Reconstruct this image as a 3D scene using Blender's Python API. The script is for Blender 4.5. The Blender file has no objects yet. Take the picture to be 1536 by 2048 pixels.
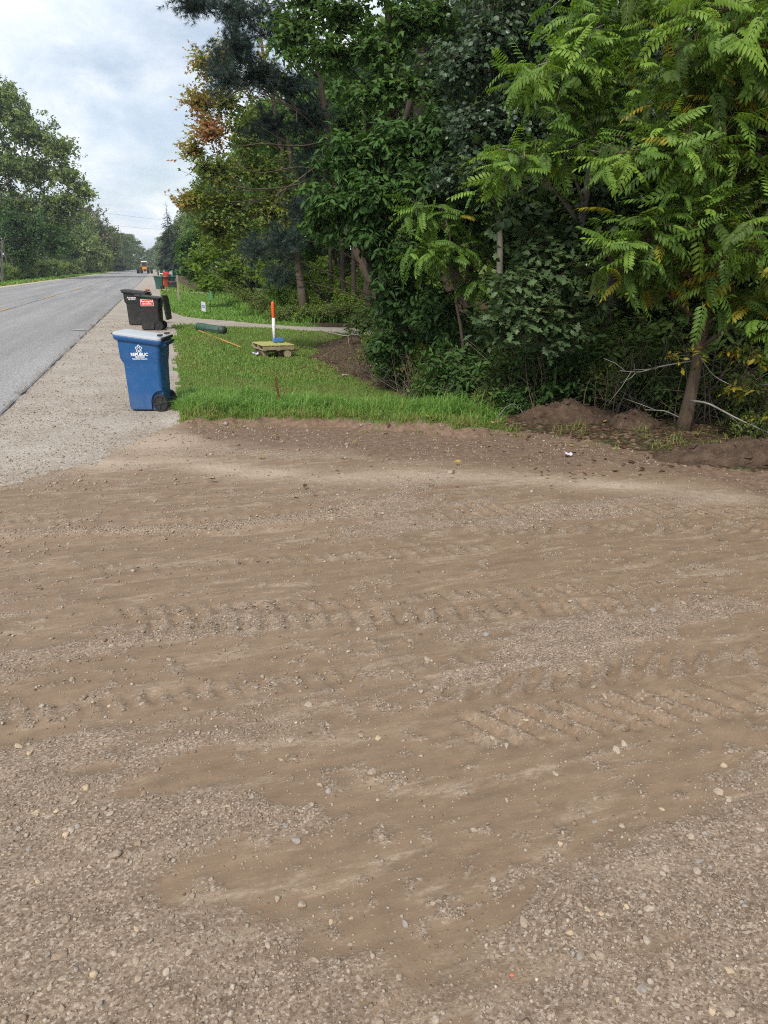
import bpy, bmesh, math, random
import numpy as np
from mathutils import Vector, Matrix, Euler

R = math.radians
random.seed(7)
rng = np.random.default_rng(11)
scene = bpy.context.scene
col = scene.collection

# ------------------------------------------------------------------ camera, sky, sun, exposure
CAM_H = 2.05
cam_data = bpy.data.cameras.new('camera')
cam_data.sensor_fit = 'VERTICAL'
cam_data.sensor_height = 36.0
cam_data.lens = 36.0 * 1450 / 2048
cam_data.clip_start = 0.05
cam_data.clip_end = 4000
cam = bpy.data.objects.new('camera', cam_data)
col.objects.link(cam)
cam.location = (0, 0, CAM_H)
cam.rotation_euler = (R(90 - 18.707), 0, R(-16.553))
scene.camera = cam

SUN_EL, SUN_AZ = 46.0, 215.0          # azimuth clockwise from +Y (road direction)
world = bpy.data.worlds.new('World')
scene.world = world
world.use_nodes = True
wn, wl = world.node_tree.nodes, world.node_tree.links
wn.clear()
out = wn.new('ShaderNodeOutputWorld')
bg = wn.new('ShaderNodeBackground')
bg.inputs['Strength'].default_value = 0.1
sky = wn.new('ShaderNodeTexSky')
sky.sky_type = 'NISHITA'
sky.sun_disc = False
sky.sun_elevation = R(SUN_EL)
sky.sun_rotation = R(SUN_AZ)
sky.air_density = 1.0
sky.dust_density = 1.5
tc = wn.new('ShaderNodeTexCoord')
sep = wn.new('ShaderNodeSeparateXYZ')
wl.new(tc.outputs['Generated'], sep.inputs[0])
def wmath(op, a, b):
    n = wn.new('ShaderNodeMath'); n.operation = op
    for i, v in enumerate((a, b)):
        if isinstance(v, (int, float)): n.inputs[i].default_value = v
        else: wl.new(v, n.inputs[i])
    return n.outputs[0]
zc = wmath('ADD', wmath('MAXIMUM', sep.outputs['Z'], 0.0), 0.16)
px = wmath('DIVIDE', sep.outputs['X'], zc)
py = wmath('DIVIDE', sep.outputs['Y'], zc)
cmb = wn.new('ShaderNodeCombineXYZ')
wl.new(px, cmb.inputs[0]); wl.new(py, cmb.inputs[1])
def wnoise(scale, detail, rough, dist, off, stretch):
    mp = wn.new('ShaderNodeMapping')
    mp.inputs['Location'].default_value = off
    mp.inputs['Rotation'].default_value = (0, 0, R(-12))
    mp.inputs['Scale'].default_value = stretch
    wl.new(cmb.outputs[0], mp.inputs['Vector'])
    n = wn.new('ShaderNodeTexNoise')
    n.inputs['Scale'].default_value = scale
    n.inputs['Detail'].default_value = detail
    n.inputs['Roughness'].default_value = rough
    n.inputs['Distortion'].default_value = dist
    wl.new(mp.outputs[0], n.inputs['Vector'])
    return n.outputs['Fac']
def wramp(fac, stops):
    r = wn.new('ShaderNodeValToRGB')
    el = r.color_ramp.elements
    while len(el) < len(stops): el.new(0.5)
    for e, (p, c) in zip(el, stops):
        e.position = p; e.color = c if len(c) == 4 else (*c, 1)
    wl.new(fac, r.inputs[0])
    return r.outputs[0]
n_big = wnoise(1.5, 6, 0.58, 0.4, (3.1, 0.4, 0), (1.0, 0.62, 1))
n_fine = wnoise(3.4, 9, 0.62, 0.5, (7.0, 2.0, 0), (1.0, 0.45, 1))
cover = wramp(n_big, [(0.34, (0.45,) * 3), (0.56, (0.97,) * 3)])
shade = wramp(n_fine, [(0.36, (0.565, 0.645, 0.745)), (0.50, (0.655, 0.715, 0.785)), (0.64, (0.79, 0.82, 0.855))])
sc10 = wn.new('ShaderNodeVectorMath'); sc10.operation = 'SCALE'
wl.new(shade, sc10.inputs[0]); sc10.inputs['Scale'].default_value = 10.0
skb = wn.new('ShaderNodeVectorMath'); skb.operation = 'SCALE'
wl.new(sky.outputs[0], skb.inputs[0]); skb.inputs['Scale'].default_value = 0.9
mixw = wn.new('ShaderNodeMix'); mixw.data_type = 'RGBA'
wl.new(cover, mixw.inputs['Factor'])
wl.new(skb.outputs[0], mixw.inputs['A']); wl.new(sc10.outputs[0], mixw.inputs['B'])
wl.new(mixw.outputs['Result'], bg.inputs['Color'])
wl.new(bg.outputs[0], out.inputs[0])

sun_data = bpy.data.lights.new('sun', 'SUN')
sun_data.energy = 2.7
sun_data.angle = R(10)
sun_data.color = (1.0, 0.94, 0.85)
sun = bpy.data.objects.new('sun', sun_data)
col.objects.link(sun)
sd = Vector((math.sin(R(SUN_AZ)) * math.cos(R(SUN_EL)), math.cos(R(SUN_AZ)) * math.cos(R(SUN_EL)), math.sin(R(SUN_EL))))
sun.rotation_euler = sd.to_track_quat('Z', 'Y').to_euler()

vs = scene.view_settings
vs.view_transform = 'Standard'; vs.look = 'None'; vs.exposure = 0.52; vs.gamma = 1.0; vs.use_curve_mapping = False
scene.render.engine = 'CYCLES'
cy = scene.cycles
cy.max_bounces = 7; cy.diffuse_bounces = 3; cy.glossy_bounces = 2; cy.transmission_bounces = 4; cy.transparent_max_bounces = 4
cy.sample_clamp_indirect = 8
cy.use_denoising = False
cy.filter_width = 1.1
cy.use_adaptive_sampling = True
cy.adaptive_threshold = 0.012

# ------------------------------------------------------------------ numpy noise
def _h(ix, iy, seed):
    n = (ix.astype(np.int64) * 374761393 + iy.astype(np.int64) * 668265263 + seed * 974711) & 0x7fffffff
    n = ((n ^ (n >> 13)) * 1274126177) & 0x7fffffff
    n = n ^ (n >> 16)
    return (n & 0xffff) / 65535.0
def vnoise(x, y, seed=0):
    x = np.asarray(x, float); y = np.asarray(y, float)
    ix, iy = np.floor(x), np.floor(y)
    fx, fy = x - ix, y - iy
    fx, fy = fx * fx * (3 - 2 * fx), fy * fy * (3 - 2 * fy)
    a, b = _h(ix, iy, seed), _h(ix + 1, iy, seed)
    c, d = _h(ix, iy + 1, seed), _h(ix + 1, iy + 1, seed)
    return a + (b - a) * fx + (c - a) * fy + (a - b - c + d) * fx * fy
def fbm(x, y, oct=4, seed=0, gain=0.5):
    t, a, s = 0, 1.0, 0
    for i in range(oct):
        t = t + a * vnoise(x * 2 ** i + 17.3 * i, y * 2 ** i - 9.1 * i, seed + i); s += a; a *= gain
    return t / s
def sstep(a, b, x):
    t = np.clip((np.asarray(x, float) - a) / (b - a), 0, 1)
    return t * t * (3 - 2 * t)
def unit(v):
    return v / np.maximum(np.linalg.norm(v, axis=-1, keepdims=True), 1e-9)

# ------------------------------------------------------------------ mesh helpers
def mk_mesh(name, V, T, tint=None, smooth=False, attrs=None):
    V = np.ascontiguousarray(V, np.float32); T = np.ascontiguousarray(T, np.int32)
    me = bpy.data.meshes.new(name)
    me.vertices.add(len(V)); me.vertices.foreach_set('co', V.ravel())
    k = T.shape[1]
    me.loops.add(k * len(T)); me.loops.foreach_set('vertex_index', T.ravel())
    me.polygons.add(len(T)); me.polygons.foreach_set('loop_start', np.arange(0, k * len(T), k, dtype=np.int32))
    if smooth: me.polygons.foreach_set('use_smooth', np.ones(len(T), bool))
    else: me.polygons.foreach_set('use_smooth', np.zeros(len(T), bool))
    me.update(calc_edges=True)
    for nm, arr in (attrs or {}).items():
        a = me.attributes.new(nm, 'FLOAT', 'POINT'); a.data.foreach_set('value', np.ascontiguousarray(arr, np.float32))
    if tint is not None:
        a = me.attributes.new('tint', 'FLOAT', 'POINT'); a.data.foreach_set('value', np.ascontiguousarray(tint, np.float32))
    return me
def link(name, me, mat=None, parent=None):
    o = bpy.data.objects.new(name, me)
    col.objects.link(o)
    if mat is not None and not me.materials: me.materials.append(mat)
    if parent is not None: o.parent = parent
    return o
def tag(o, label=None, cat=None, group=None, kind=None):
    if label: o['label'] = label
    if cat: o['category'] = cat
    if group: o['group'] = group
    if kind: o['kind'] = kind
    return o
def thing(name, loc, label, cat, group=None, rotz=0.0):
    o = bpy.data.objects.new(name, None)
    o.empty_display_size = 0.2
    col.objects.link(o)
    o.location = loc; o.rotation_euler = (0, 0, rotz)
    return tag(o, label, cat, group)
def copy_tree(o, parent=None):
    c = o.copy(); col.objects.link(c)
    if parent is not None: c.parent = parent
    for ch in list(o.children): copy_tree(ch, c)
    return c

class Geo:
    """collects triangles of one part"""
    def __init__(s): s.V = []; s.T = []; s.A = []; s.n = 0
    def add(s, V, T, tint=0.5):
        V = np.asarray(V, float).reshape(-1, 3); T = np.asarray(T, int).reshape(-1, 3)
        s.V.append(V); s.T.append(T + s.n); s.n += len(V)
        s.A.append(np.full(len(V), tint) if np.isscalar(tint) else np.asarray(tint, float))
        return s
    def quads(s, V, Q, tint=0.5):
        Q = np.asarray(Q, int)
        return s.add(V, np.concatenate([Q[:, [0, 1, 2]], Q[:, [0, 2, 3]]]), tint)
    def tube(s, pts, rad, k=6, cap=True, tint=0.5):
        pts = np.asarray(pts, float); n = len(pts)
        rad = np.full(n, rad) if np.isscalar(rad) else np.asarray(rad, float)
        tg = unit(np.gradient(pts, axis=0))
        ref = np.array([0, 0, 1.0]) if abs(tg[:, 2].mean()) < 0.85 else np.array([1.0, 0, 0])
        a = unit(np.cross(tg, ref)); b = np.cross(tg, a)
        th = np.linspace(0, 2 * np.pi, k, endpoint=False)
        V = pts[:, None] + rad[:, None, None] * (a[:, None] * np.cos(th)[None, :, None] + b[:, None] * np.sin(th)[None, :, None])
        V = V.reshape(-1, 3)
        Q = [[i * k + j, i * k + (j + 1) % k, (i + 1) * k + (j + 1) % k, (i + 1) * k + j] for i in range(n - 1) for j in range(k)]
        Q = np.array(Q)
        T = np.concatenate([Q[:, [0, 1, 2]], Q[:, [0, 2, 3]]])
        if cap:
            T = np.concatenate([T, [[0, j + 1, j] for j in range(1, k - 1)], [[(n - 1) * k, (n - 1) * k + j, (n - 1) * k + j + 1] for j in range(1, k - 1)]])
        return s.add(V, T, tint)
    def box(s, c, size, rot=None, tint=0.5, taper=1.0):
        x, y, z = [v / 2 for v in size]
        V = np.array([[sx * x * (taper if sz > 0 else 1), sy * y * (taper if sz > 0 else 1), sz * z] for sz in (-1, 1) for sy in (-1, 1) for sx in (-1, 1)], float)
        if rot is not None: V = V @ np.array(Euler(rot).to_matrix()).T
        V = V + np.asarray(c, float)
        return s.quads(V, [[0, 2, 3, 1], [4, 5, 7, 6], [0, 1, 5, 4], [2, 6, 7, 3], [1, 3, 7, 5], [0, 4, 6, 2]], tint)
    def loft(s, rings, cap=True, tint=0.5):
        n = len(rings); k = len(rings[0])
        V = np.concatenate([np.asarray(r, float) for r in rings])
        Q = np.array([[i * k + j, i * k + (j + 1) % k, (i + 1) * k + (j + 1) % k, (i + 1) * k + j] for i in range(n - 1) for j in range(k)])
        T = np.concatenate([Q[:, [0, 1, 2]], Q[:, [0, 2, 3]]])
        if cap:
            T = np.concatenate([T, [[0, j + 1, j] for j in range(1, k - 1)], [[(n - 1) * k, (n - 1) * k + j, (n - 1) * k + j + 1] for j in range(1, k - 1)]])
        return s.add(V, T, tint)
    def lathe(s, prof, k=24, axis='z', c=(0, 0, 0), tint=0.5, closed=False):
        th = np.linspace(0, 2 * np.pi, k, endpoint=False)
        rings = []
        for r, h in prof:
            ring = np.stack([r * np.cos(th), r * np.sin(th), np.full(k, h)], 1)
            if axis == 'y': ring = ring[:, [0, 2, 1]]
            if axis == 'x': ring = ring[:, [2, 0, 1]]
            rings.append(ring + np.asarray(c, float))
        return s.loft(rings, not closed, tint)
    def arrays(s): return np.concatenate(s.V), np.concatenate(s.T), np.concatenate(s.A)
    def mesh(s, name, smooth=False):
        V, T, A = s.arrays(); return mk_mesh(name, V, T, A, smooth)
    def build(s, name, mat, parent=None, smooth=False, bevel=0.0):
        me = s.mesh(name, smooth)
        if bevel:
            bm = bmesh.new(); bm.from_mesh(me)
            bmesh.ops.remove_doubles(bm, verts=bm.verts, dist=1e-5)
            bmesh.ops.dissolve_limit(bm, angle_limit=0.02, verts=bm.verts, edges=bm.edges)
            es = [e for e in bm.edges if len(e.link_faces) == 2 and e.calc_face_angle(0) > 0.5]
            bmesh.ops.bevel(bm, geom=es, offset=bevel, segments=2, affect='EDGES', clamp_overlap=True)
            bm.to_mesh(me); bm.free()
        return link(name, me, mat, parent)

def bez(a, b, c, n):
    t = np.linspace(0, 1, n)[:, None]
    return (1 - t) ** 2 * np.asarray(a, float) + 2 * t * (1 - t) * np.asarray(b, float) + t * t * np.asarray(c, float)

# ------------------------------------------------------------------ materials
def new_mat(name):
    m = bpy.data.materials.new(name); m.use_nodes = True
    nt = m.node_tree; nt.nodes.clear()
    o = nt.nodes.new('ShaderNodeOutputMaterial')
    return m, nt.nodes, nt.links, o
def setin(L, node, key, v):
    if hasattr(v, 'links') or hasattr(v, 'is_linked'): L.new(v, node.inputs[key])
    else:
        if isinstance(v, tuple) and len(v) == 3 and len(getattr(node.inputs[key], 'default_value', (0,) * 3)) == 4: v = (*v, 1)
        node.inputs[key].default_value = v
def n_coord(N, L, scale=(1, 1, 1), obj=False, rotz=0.0):
    t = N.new('ShaderNodeTexCoord'); g = N.new('ShaderNodeNewGeometry')
    mp = N.new('ShaderNodeMapping'); mp.inputs['Scale'].default_value = scale
    mp.inputs['Rotation'].default_value = (0, 0, rotz)
    L.new(t.outputs['Object'] if obj else g.outputs['Position'], mp.inputs['Vector'])
    return mp.outputs[0]
def n_noise(N, L, vec, scale, detail=4, rough=0.55, dist=0.0):
    n = N.new('ShaderNodeTexNoise')
    n.inputs['Scale'].default_value = scale; n.inputs['Detail'].default_value = detail
    n.inputs['Roughness'].default_value = rough; n.inputs['Distortion'].default_value = dist
    L.new(vec, n.inputs['Vector'])
    return n.outputs['Fac']
def n_voro(N, L, vec, scale, feature='F1', outp='Distance'):
    n = N.new('ShaderNodeTexVoronoi'); n.feature = feature
    n.inputs['Scale'].default_value = scale
    L.new(vec, n.inputs['Vector'])
    return n.outputs[outp]
def n_ramp(N, L, fac, stops, interp='LINEAR'):
    r = N.new('ShaderNodeValToRGB'); r.color_ramp.interpolation = interp
    el = r.color_ramp.elements
    while len(el) < len(stops): el.new(0.5)
    for e, (p, c) in zip(el, stops):
        e.position = p
        e.color = (c, c, c, 1) if isinstance(c, (int, float)) else ((*c, 1) if len(c) == 3 else c)
    L.new(fac, r.inputs[0])
    return r.outputs[0]
def n_mix(N, L, fac, a, b, mode='MIX'):
    m = N.new('ShaderNodeMix'); m.data_type = 'RGBA'; m.blend_type = mode
    for key, v in (('Factor', fac), ('A', a), ('B', b)):
        if isinstance(v, (int, float)) and key != 'Factor': v = (v, v, v, 1)
        if isinstance(v, (int, float, tuple)):
            m.inputs[key].default_value = (*v, 1) if isinstance(v, tuple) and len(v) == 3 else v
        else: L.new(v, m.inputs[key])
    return m.outputs['Result']
def n_math(N, L, op, a, b=0.0, clamp=False):
    m = N.new('ShaderNodeMath'); m.operation = op; m.use_clamp = clamp
    for i, v in enumerate((a, b)):
        if isinstance(v, (int, float)): m.inputs[i].default_value = v
        else: L.new(v, m.inputs[i])
    return m.outputs[0]
def n_attr(N, name):
    a = N.new('ShaderNodeAttribute'); a.attribute_name = name
    return a.outputs['Fac']
def n_bump(N, L, h, strength=0.5, dist=0.01, normal=None):
    b = N.new('ShaderNodeBump'); b.inputs['Strength'].default_value = strength; b.inputs['Distance'].default_value = dist
    L.new(h, b.inputs['Height'])
    if normal is not None: L.new(normal, b.inputs['Normal'])
    return b.outputs[0]
def principled(N, L, o, color, rough=0.8, normal=None, spec=0.3, metal=0.0):
    p = N.new('ShaderNodeBsdfPrincipled')
    for key, v in (('Base Color', color), ('Roughness', rough), ('Specular IOR Level', spec), ('Metallic', metal)):
        if isinstance(v, tuple): p.inputs[key].default_value = (*v, 1) if len(v) == 3 else v
        elif isinstance(v, (int, float)): p.inputs[key].default_value = v
        else: L.new(v, p.inputs[key])
    if normal is not None: L.new(normal, p.inputs['Normal'])
    L.new(p.outputs[0], o.inputs[0])
    return p

def leaf_mat(name, stops, rough=0.5, transl=0.35, spec=0.3):
    m, N, L, o = new_mat(name)
    t = n_attr(N, 'tint')
    c = n_ramp(N, L, t, stops)
    vein = n_noise(N, L, n_coord(N, L), 9.0, 2)
    c = n_mix(N, L, 1.0, c, n_ramp(N, L, vein, [(0.3, 0.82), (0.7, 1.12)]), 'MULTIPLY')
    p = N.new('ShaderNodeBsdfPrincipled')
    L.new(c, p.inputs['Base Color']); p.inputs['Roughness'].default_value = rough; p.inputs['Specular IOR Level'].default_value = spec
    tr = N.new('ShaderNodeBsdfTranslucent')
    L.new(n_mix(N, L, 1.0, c, (1.25, 1.25, 0.55), 'MULTIPLY'), tr.inputs['Color'])
    mx = N.new('ShaderNodeMixShader'); mx.inputs[0].default_value = transl
    L.new(p.outputs[0], mx.inputs[1]); L.new(tr.outputs[0], mx.inputs[2])
    L.new(mx.outputs[0], o.inputs[0])
    return m
def bark_mat(name, dark, light, scale=(14, 14, 2.5), bump=0.02):
    m, N, L, o = new_mat(name)
    v = n_coord(N, L, scale, obj=True)
    f = n_noise(N, L, v, 1.0, 6, 0.65, 0.5)
    w = n_noise(N, L, n_coord(N, L, (1, 1, 1)), 3.0, 3)
    c = n_mix(N, L, f, dark, light)
    c = n_mix(N, L, 1.0, c, n_ramp(N, L, w, [(0.3, 0.75), (0.7, 1.15)]), 'MULTIPLY')
    principled(N, L, o, c, 0.9, n_bump(N, L, f, 0.9, bump), 0.2)
    return m
def plastic_mat(name, color, rough=0.45, dirt=0.25, dirt_col=(0.30, 0.26, 0.21)):
    m, N, L, o = new_mat(name)
    v = n_coord(N, L, obj=True)
    sc = n_noise(N, L, v, 7.0, 6, 0.7)
    st = n_noise(N, L, n_coord(N, L, (30, 30, 2.0), obj=True), 1.0, 4)
    sepz = N.new('ShaderNodeSeparateXYZ'); L.new(v, sepz.inputs[0])
    low = n_ramp(N, L, sepz.outputs['Z'], [(0.0, 1.0), (0.30, 0.0)])       # mud splashed up from the ground
    d = n_math(N, L, 'MULTIPLY', n_math(N, L, 'ADD', n_ramp(N, L, sc, [(0.45, 0.0), (0.8, 0.6)]), low), n_math(N, L, 'MULTIPLY', st, dirt * 2), True)
    c = n_mix(N, L, d, color, dirt_col)
    fine = n_noise(N, L, v, 300.0, 2)
    scf = n_math(N, L, 'MULTIPLY', n_ramp(N, L, n_noise(N, L, n_coord(N, L, (9, 9, 70), obj=True), 1.0, 3, 0.6), [(0.60, 0.0), (0.68, 0.5)]), n_ramp(N, L, n_noise(N, L, v, 3.0, 3), [(0.48, 0.0), (0.62, 1.0)]))
    c = n_mix(N, L, scf, c, n_mix(N, L, 0.45, color, (0.32, 0.32, 0.32)))
    principled(N, L, o, c, n_ramp(N, L, sc, [(0.3, rough - 0.06), (0.7, rough + 0.16)]), n_bump(N, L, fine, 0.08, 0.002), 0.45)
    return m
def plain_mat(name, color, rough=0.6, var=0.15, scale=8.0, spec=0.3, metal=0.0):
    m, N, L, o = new_mat(name)
    f = n_noise(N, L, n_coord(N, L, obj=True), scale, 5, 0.65)
    c = n_mix(N, L, 1.0, color, n_ramp(N, L, f, [(0.25, 1 - var), (0.75, 1 + var)]), 'MULTIPLY')
    principled(N, L, o, c, rough, n_bump(N, L, f, 0.15, 0.004), spec, metal)
    return m

# ------------------------------------------------------------------ the lie of the land
ROAD_R, ROAD_C, ROAD_L = -2.36, -7.42, -15.3
def apron_edge(x):      # northern edge of the bare driveway
    return np.interp(x, [-2.4, -1.72, -0.85, -0.45, -0.12, 0.15, 0.8, 1.42, 2.5, 3.9, 4.6, 5.1, 5.6, 6.5, 9, 14, 40],
                        [7.4, 7.75, 8.35, 9.2, 9.95, 10.15, 9.95, 9.75, 9.15, 8.4, 8.15, 7.3, 6.3, 5.45, 4.7, 4.2, 3.0])
def wood_edge(y):       # where the lawn stops and the wood begins
    return np.interp(y, [7.5, 8.4, 9.2, 10.5, 12.6, 15, 17, 20, 22.5, 24.4, 28, 29.5, 35, 42, 50, 62, 75, 100, 200, 700],
                        [4.0, 4.2, 4.45, 4.3, 4.2, 4.0, 3.75, 3.85, 4.5, 6.2, 5.2, 3.9, 3.9, 3.8, 3.7, 4.4, 3.0, 2.8, 2.6, 2.6])
def shoulder_edge(y):
    return np.interp(y, [8, 10, 11, 14, 27, 34, 60, 100, 700], [0.12, 0.1, 0.12, 0.2, 0.36, 0.25, 0.1, 0.2, 0.2])
D2X = np.array([0.2, 0.95, 3.0, 4.8, 6.2, 10, 16, 30])
D2N = np.array([28.2, 28.7, 26.9, 25.1, 24.1, 22.0, 19.5, 17])
D2F = np.array([39.0, 33.6, 29.4, 26.9, 25.9, 24.3, 22.5, 20.5])
def drive3(x): return 71.5 - 2.35 * (x - 0.5)

WINDROW = np.array([(-1.9, 6.2), (-1.41, 6.1), (0.14, 5.79), (1.0, 5.83), (1.6, 6.02), (2.3, 6.4)])
def seg_dist(x, y, pl):
    best = np.full(np.shape(x), 1e9)
    for (ax, ay), (bx, by) in zip(pl[:-1], pl[1:]):
        dx, dy = bx - ax, by - ay
        t = np.clip(((x - ax) * dx + (y - ay) * dy) / (dx * dx + dy * dy), 0, 1)
        best = np.minimum(best, np.hypot(x - ax - t * dx, y - ay - t * dy))
    return best
# tyre tracks: start, end, half width, lug period, skew, depth
TRACKS = [((-0.35, 4.16), (3.3, 3.48), 0.085, 0.135, 0.0, 0.032), ((-0.5, 4.42), (3.3, 3.74), 0.07, 0.135, 0.5, 0.020),
          ((1.15, 2.66), (3.2, 2.48), 0.14, 0.15, 0.75, 0.034), ((1.1, 3.02), (3.8, 2.75), 0.10, 0.15, -0.7, 0.024),
          ((2.4, 5.72), (5.2, 4.75), 0.13, 0.16, 0.6, 0.032), ((2.2, 5.25), (5.4, 4.3), 0.11, 0.16, -0.6, 0.026),
          ((-1.2, 3.42), (1.9, 3.2), 0.07, 0.11, 0.3, 0.013), ((-1.7, 6.6), (2.6, 5.45), 0.08, 0.12, 0.5, 0.012), ((-1.6, 5.3), (2.4, 4.75), 0.07, 0.12, 0.4, 0.010)]
def tracks(x, y):
    h = np.zeros(np.shape(x)); m = np.zeros(np.shape(x))
    for (a, b, w, per, sk, dep) in TRACKS:
        a, b = np.array(a), np.array(b); L = np.hypot(*(b - a)); d = (b - a) / L
        s = (x - a[0]) * d[0] + (y - a[1]) * d[1]
        t = -(x - a[0]) * d[1] + (y - a[1]) * d[0] + 0.03 * (vnoise(s * 1.3, s * 0, 5) - 0.5)
        ins = sstep(w + 0.02, w - 0.02, np.abs(t)) * sstep(-0.05, 0.15, s) * sstep(L + 0.05, L - 0.15, s)
        ins = ins * sstep(0.15, 0.6, fbm(x * 1.5 + 4, y * 3.0, 3, 77) + 0.10)
        ph = (s + sk * t) / per
        bar = sstep(0.05, 0.40, np.cos(2 * np.pi * ph))
        h = h - ins * dep * 0.62 * (1.5 * bar - 0.25)
        m = np.maximum(m, ins * (1 - 0.85 * bar))
    return h, m
FEET = [(*(0.16, 2.08), 0.10, 0.045, -0.35), (*(0.28, 1.96), 0.07, 0.04, -0.2), (*(-0.14, 2.09), 0.05, 0.06, 0.2), (*(0.35, 2.44), 0.13, 0.05, -0.3), (*(0.95, 1.74), 0.13, 0.06, 0.6), (*(0.59, 2.34), 0.14, 0.07, 0.0)]
def mud_mask(x, y):
    """1 where wet fines were pressed smooth, 0 where loose gravel lies on top"""
    b = fbm(x * 0.55 + 3, y * 1.5, 4, 21) * 1.0 + 0.45 * (fbm(x * 2.2, y * 5.5, 4, 31) - 0.5)
    bias = np.interp(y, [1.0, 1.9, 2.5, 3.0, 3.6, 4.4, 5.2, 6.6, 7.6, 9], [-0.16, -0.15, -0.05, 0.02, 0.10, 0.17, 0.20, 0.20, 0.10, 0.0])
    bias = bias + np.interp(x - 0.25 * (y - 2), [-1.2, -0.2, 0.5, 1.0, 3], [-0.12, -0.06, 0.06, 0.17, 0.17]) * sstep(3.6, 2.6, y)
    bias = bias - 0.30 * np.exp(-((x + 1.1) ** 2 / 0.35 + (y - 4.75) ** 2 / 0.18)) - 0.2 * np.exp(-((x + 1.5) ** 2 / 0.2 + (y - 6.6) ** 2 / 0.05))
    v = b + bias
    for fx, fy, ra, rb, an in FEET:
        dx, dy = x - fx, y - fy; ca, sa = math.cos(an), math.sin(an)
        v = v + 0.30 * np.exp(-(((dx * ca + dy * sa) / ra) ** 2 + ((-dx * sa + dy * ca) / rb) ** 2) ** 2)
    m = sstep(0.40, 0.64, v)
    spk = fbm(x * 14, y * 18, 3, 51)
    m = m * (1 - 0.8 * sstep(0.60, 0.72, spk))
    m = m * (1 - 0.95 * np.exp(-(seg_dist(x, y, WINDROW) / 0.13) ** 2))
    _, tm = tracks(x, y)
    return np.clip(m * (1 - 0.55 * tm), 0, 1)
def ditch(x, y):
    w = wood_edge(y)
    p = sstep(0.6, w - 0.8, x) * (1 - 0.65 * sstep(w + 0.2, w + 2.0, x))
    return -0.26 * p * sstep(9.2, 12.0, y) * sstep(25.5, 22.0, y) - 0.10 * p * sstep(30, 34, y)
def land_z(x, y, fine=True):
    x = np.asarray(x, float); y = np.asarray(y, float)
    z = ditch(x, y)
    ae = apron_edge(x) + 0.60 * (fbm(x * 1.7, y * 1.7, 4, 61) - 0.5)
    up = sstep(ae - 0.13, ae + 0.05, y) * sstep(-0.15, 0.35, x) * sstep(4.4, 3.6, x) * sstep(12.5, 10.4, y)
    z = z + up * (0.06 + 0.09 * fbm(x * 5, y * 5, 3, 63))
    z = z + 0.10 * (fbm(x * 0.9, y * 0.9, 3, 65) - 0.5) * sstep(4.4, 5.6, x) * sstep(60, 30, y)
    z = z + 0.08 * (fbm(x * 0.25, y * 0.25, 2, 66) - 0.5) * sstep(0.3, 2.0, x) * sstep(10, 14, y)
    z = np.where(x < ROAD_R, 0.025 * sstep(ROAD_R + 0.02, ROAD_R - 0.02, x), z)
    z = z - 0.25 * sstep(-16.5, -20, x)
    if fine:
        near = sstep(10.4, 9.2, y) * sstep(0.0, 1.0, y) * sstep(ROAD_R, ROAD_R + 0.3, x) * sstep(7.5, 6, x)
        mud = mud_mask(x, y)
        th, tm = tracks(x, y)
        wr = np.exp(-(seg_dist(x, y, WINDROW) / 0.12) ** 2)
        b = 0.020 * (fbm(x * 1.1, y * 2.2, 4, 41) - 0.5) + (1 - mud) * 0.012 * (fbm(x * 16, y * 16, 3, 43) - 0.35) - 0.006 * mud
        b = b + th + wr * (0.034 + 0.030 * (fbm(x * 9, y * 12, 3, 47) - 0.4)) - 0.012 * np.exp(-((seg_dist(x, y, WINDROW + [0, 0.2])) / 0.06) ** 2)
        soil = sstep(ae - 1.5, ae - 0.1, y) * sstep(0.0, 0.8, x)
        b = b + soil * 0.05 * (fbm(x * 6, y * 7, 4, 49) - 0.45) * sstep(0.3, 0.6, fbm(x * 1.5, y * 1.5, 2, 50) + sstep(ae - .5, ae, y) * .3)
        z = z + near * b
    return z
def gz(x, y): return float(land_z(np.array([x]), np.array([y]))[0])

ZONES = ['road', 'gravel_shoulder', 'dirt_driveway', 'lawn', 'forest_floor', 'gravel_drive', 'far_drive', 'sandy_road_edge', 'grass_verge', 'far_ground']
def zone_of(x, y):
    wx = 0.22 * (fbm(x * 2.3, y * 2.3, 4, 71) - 0.5); wy = 0.60 * (fbm(x * 1.7, y * 1.7, 4, 61) - 0.5)
    z = np.full(x.shape, 4)
    z[(x < wood_edge(y) + wx * 3)] = 3
    z[(x < shoulder_edge(y) + wx * 1.6 + 0.12 * (vnoise(y * 0.6, y * 0, 73) - 0.5))] = 1
    d2 = (y > np.interp(x, D2X, D2N) + wx) & (y < np.interp(x, D2X, D2F) + wx * 1.5) & (x > shoulder_edge(y) - 0.1) & (x < 22)
    z[d2] = 5
    d3 = (y > drive3(x)) & (y < drive3(x) + 4.0) & (x > 0.1) & (x < 12)
    z[d3] = 6
    z[y < apron_edge(x) + wy] = 2
    z[x < ROAD_R] = 0
    z[x < ROAD_L] = 7
    z[x < ROAD_L - 1.0 + wx * 2] = 8
    z[x < -22 + wx * 3] = 9
    z[(y < -1.5) & (x > ROAD_R)] = 2
    z[y > 520] = 9
    return z
def seq(*parts):
    r = []
    for a, b, st in parts:
        n = max(1, int(round((b - a) / st))); r += list(np.linspace(a, b, n, endpoint=False))
    return np.array(r + [parts[-1][1]])
XW = [(-1500, -460, 260), (-460, -60, 25), (-60, -24, 3), (-24, -16.3, 0.35), (-16.3, ROAD_L, 0.2), (ROAD_L, ROAD_R, 1.0)]
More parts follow.
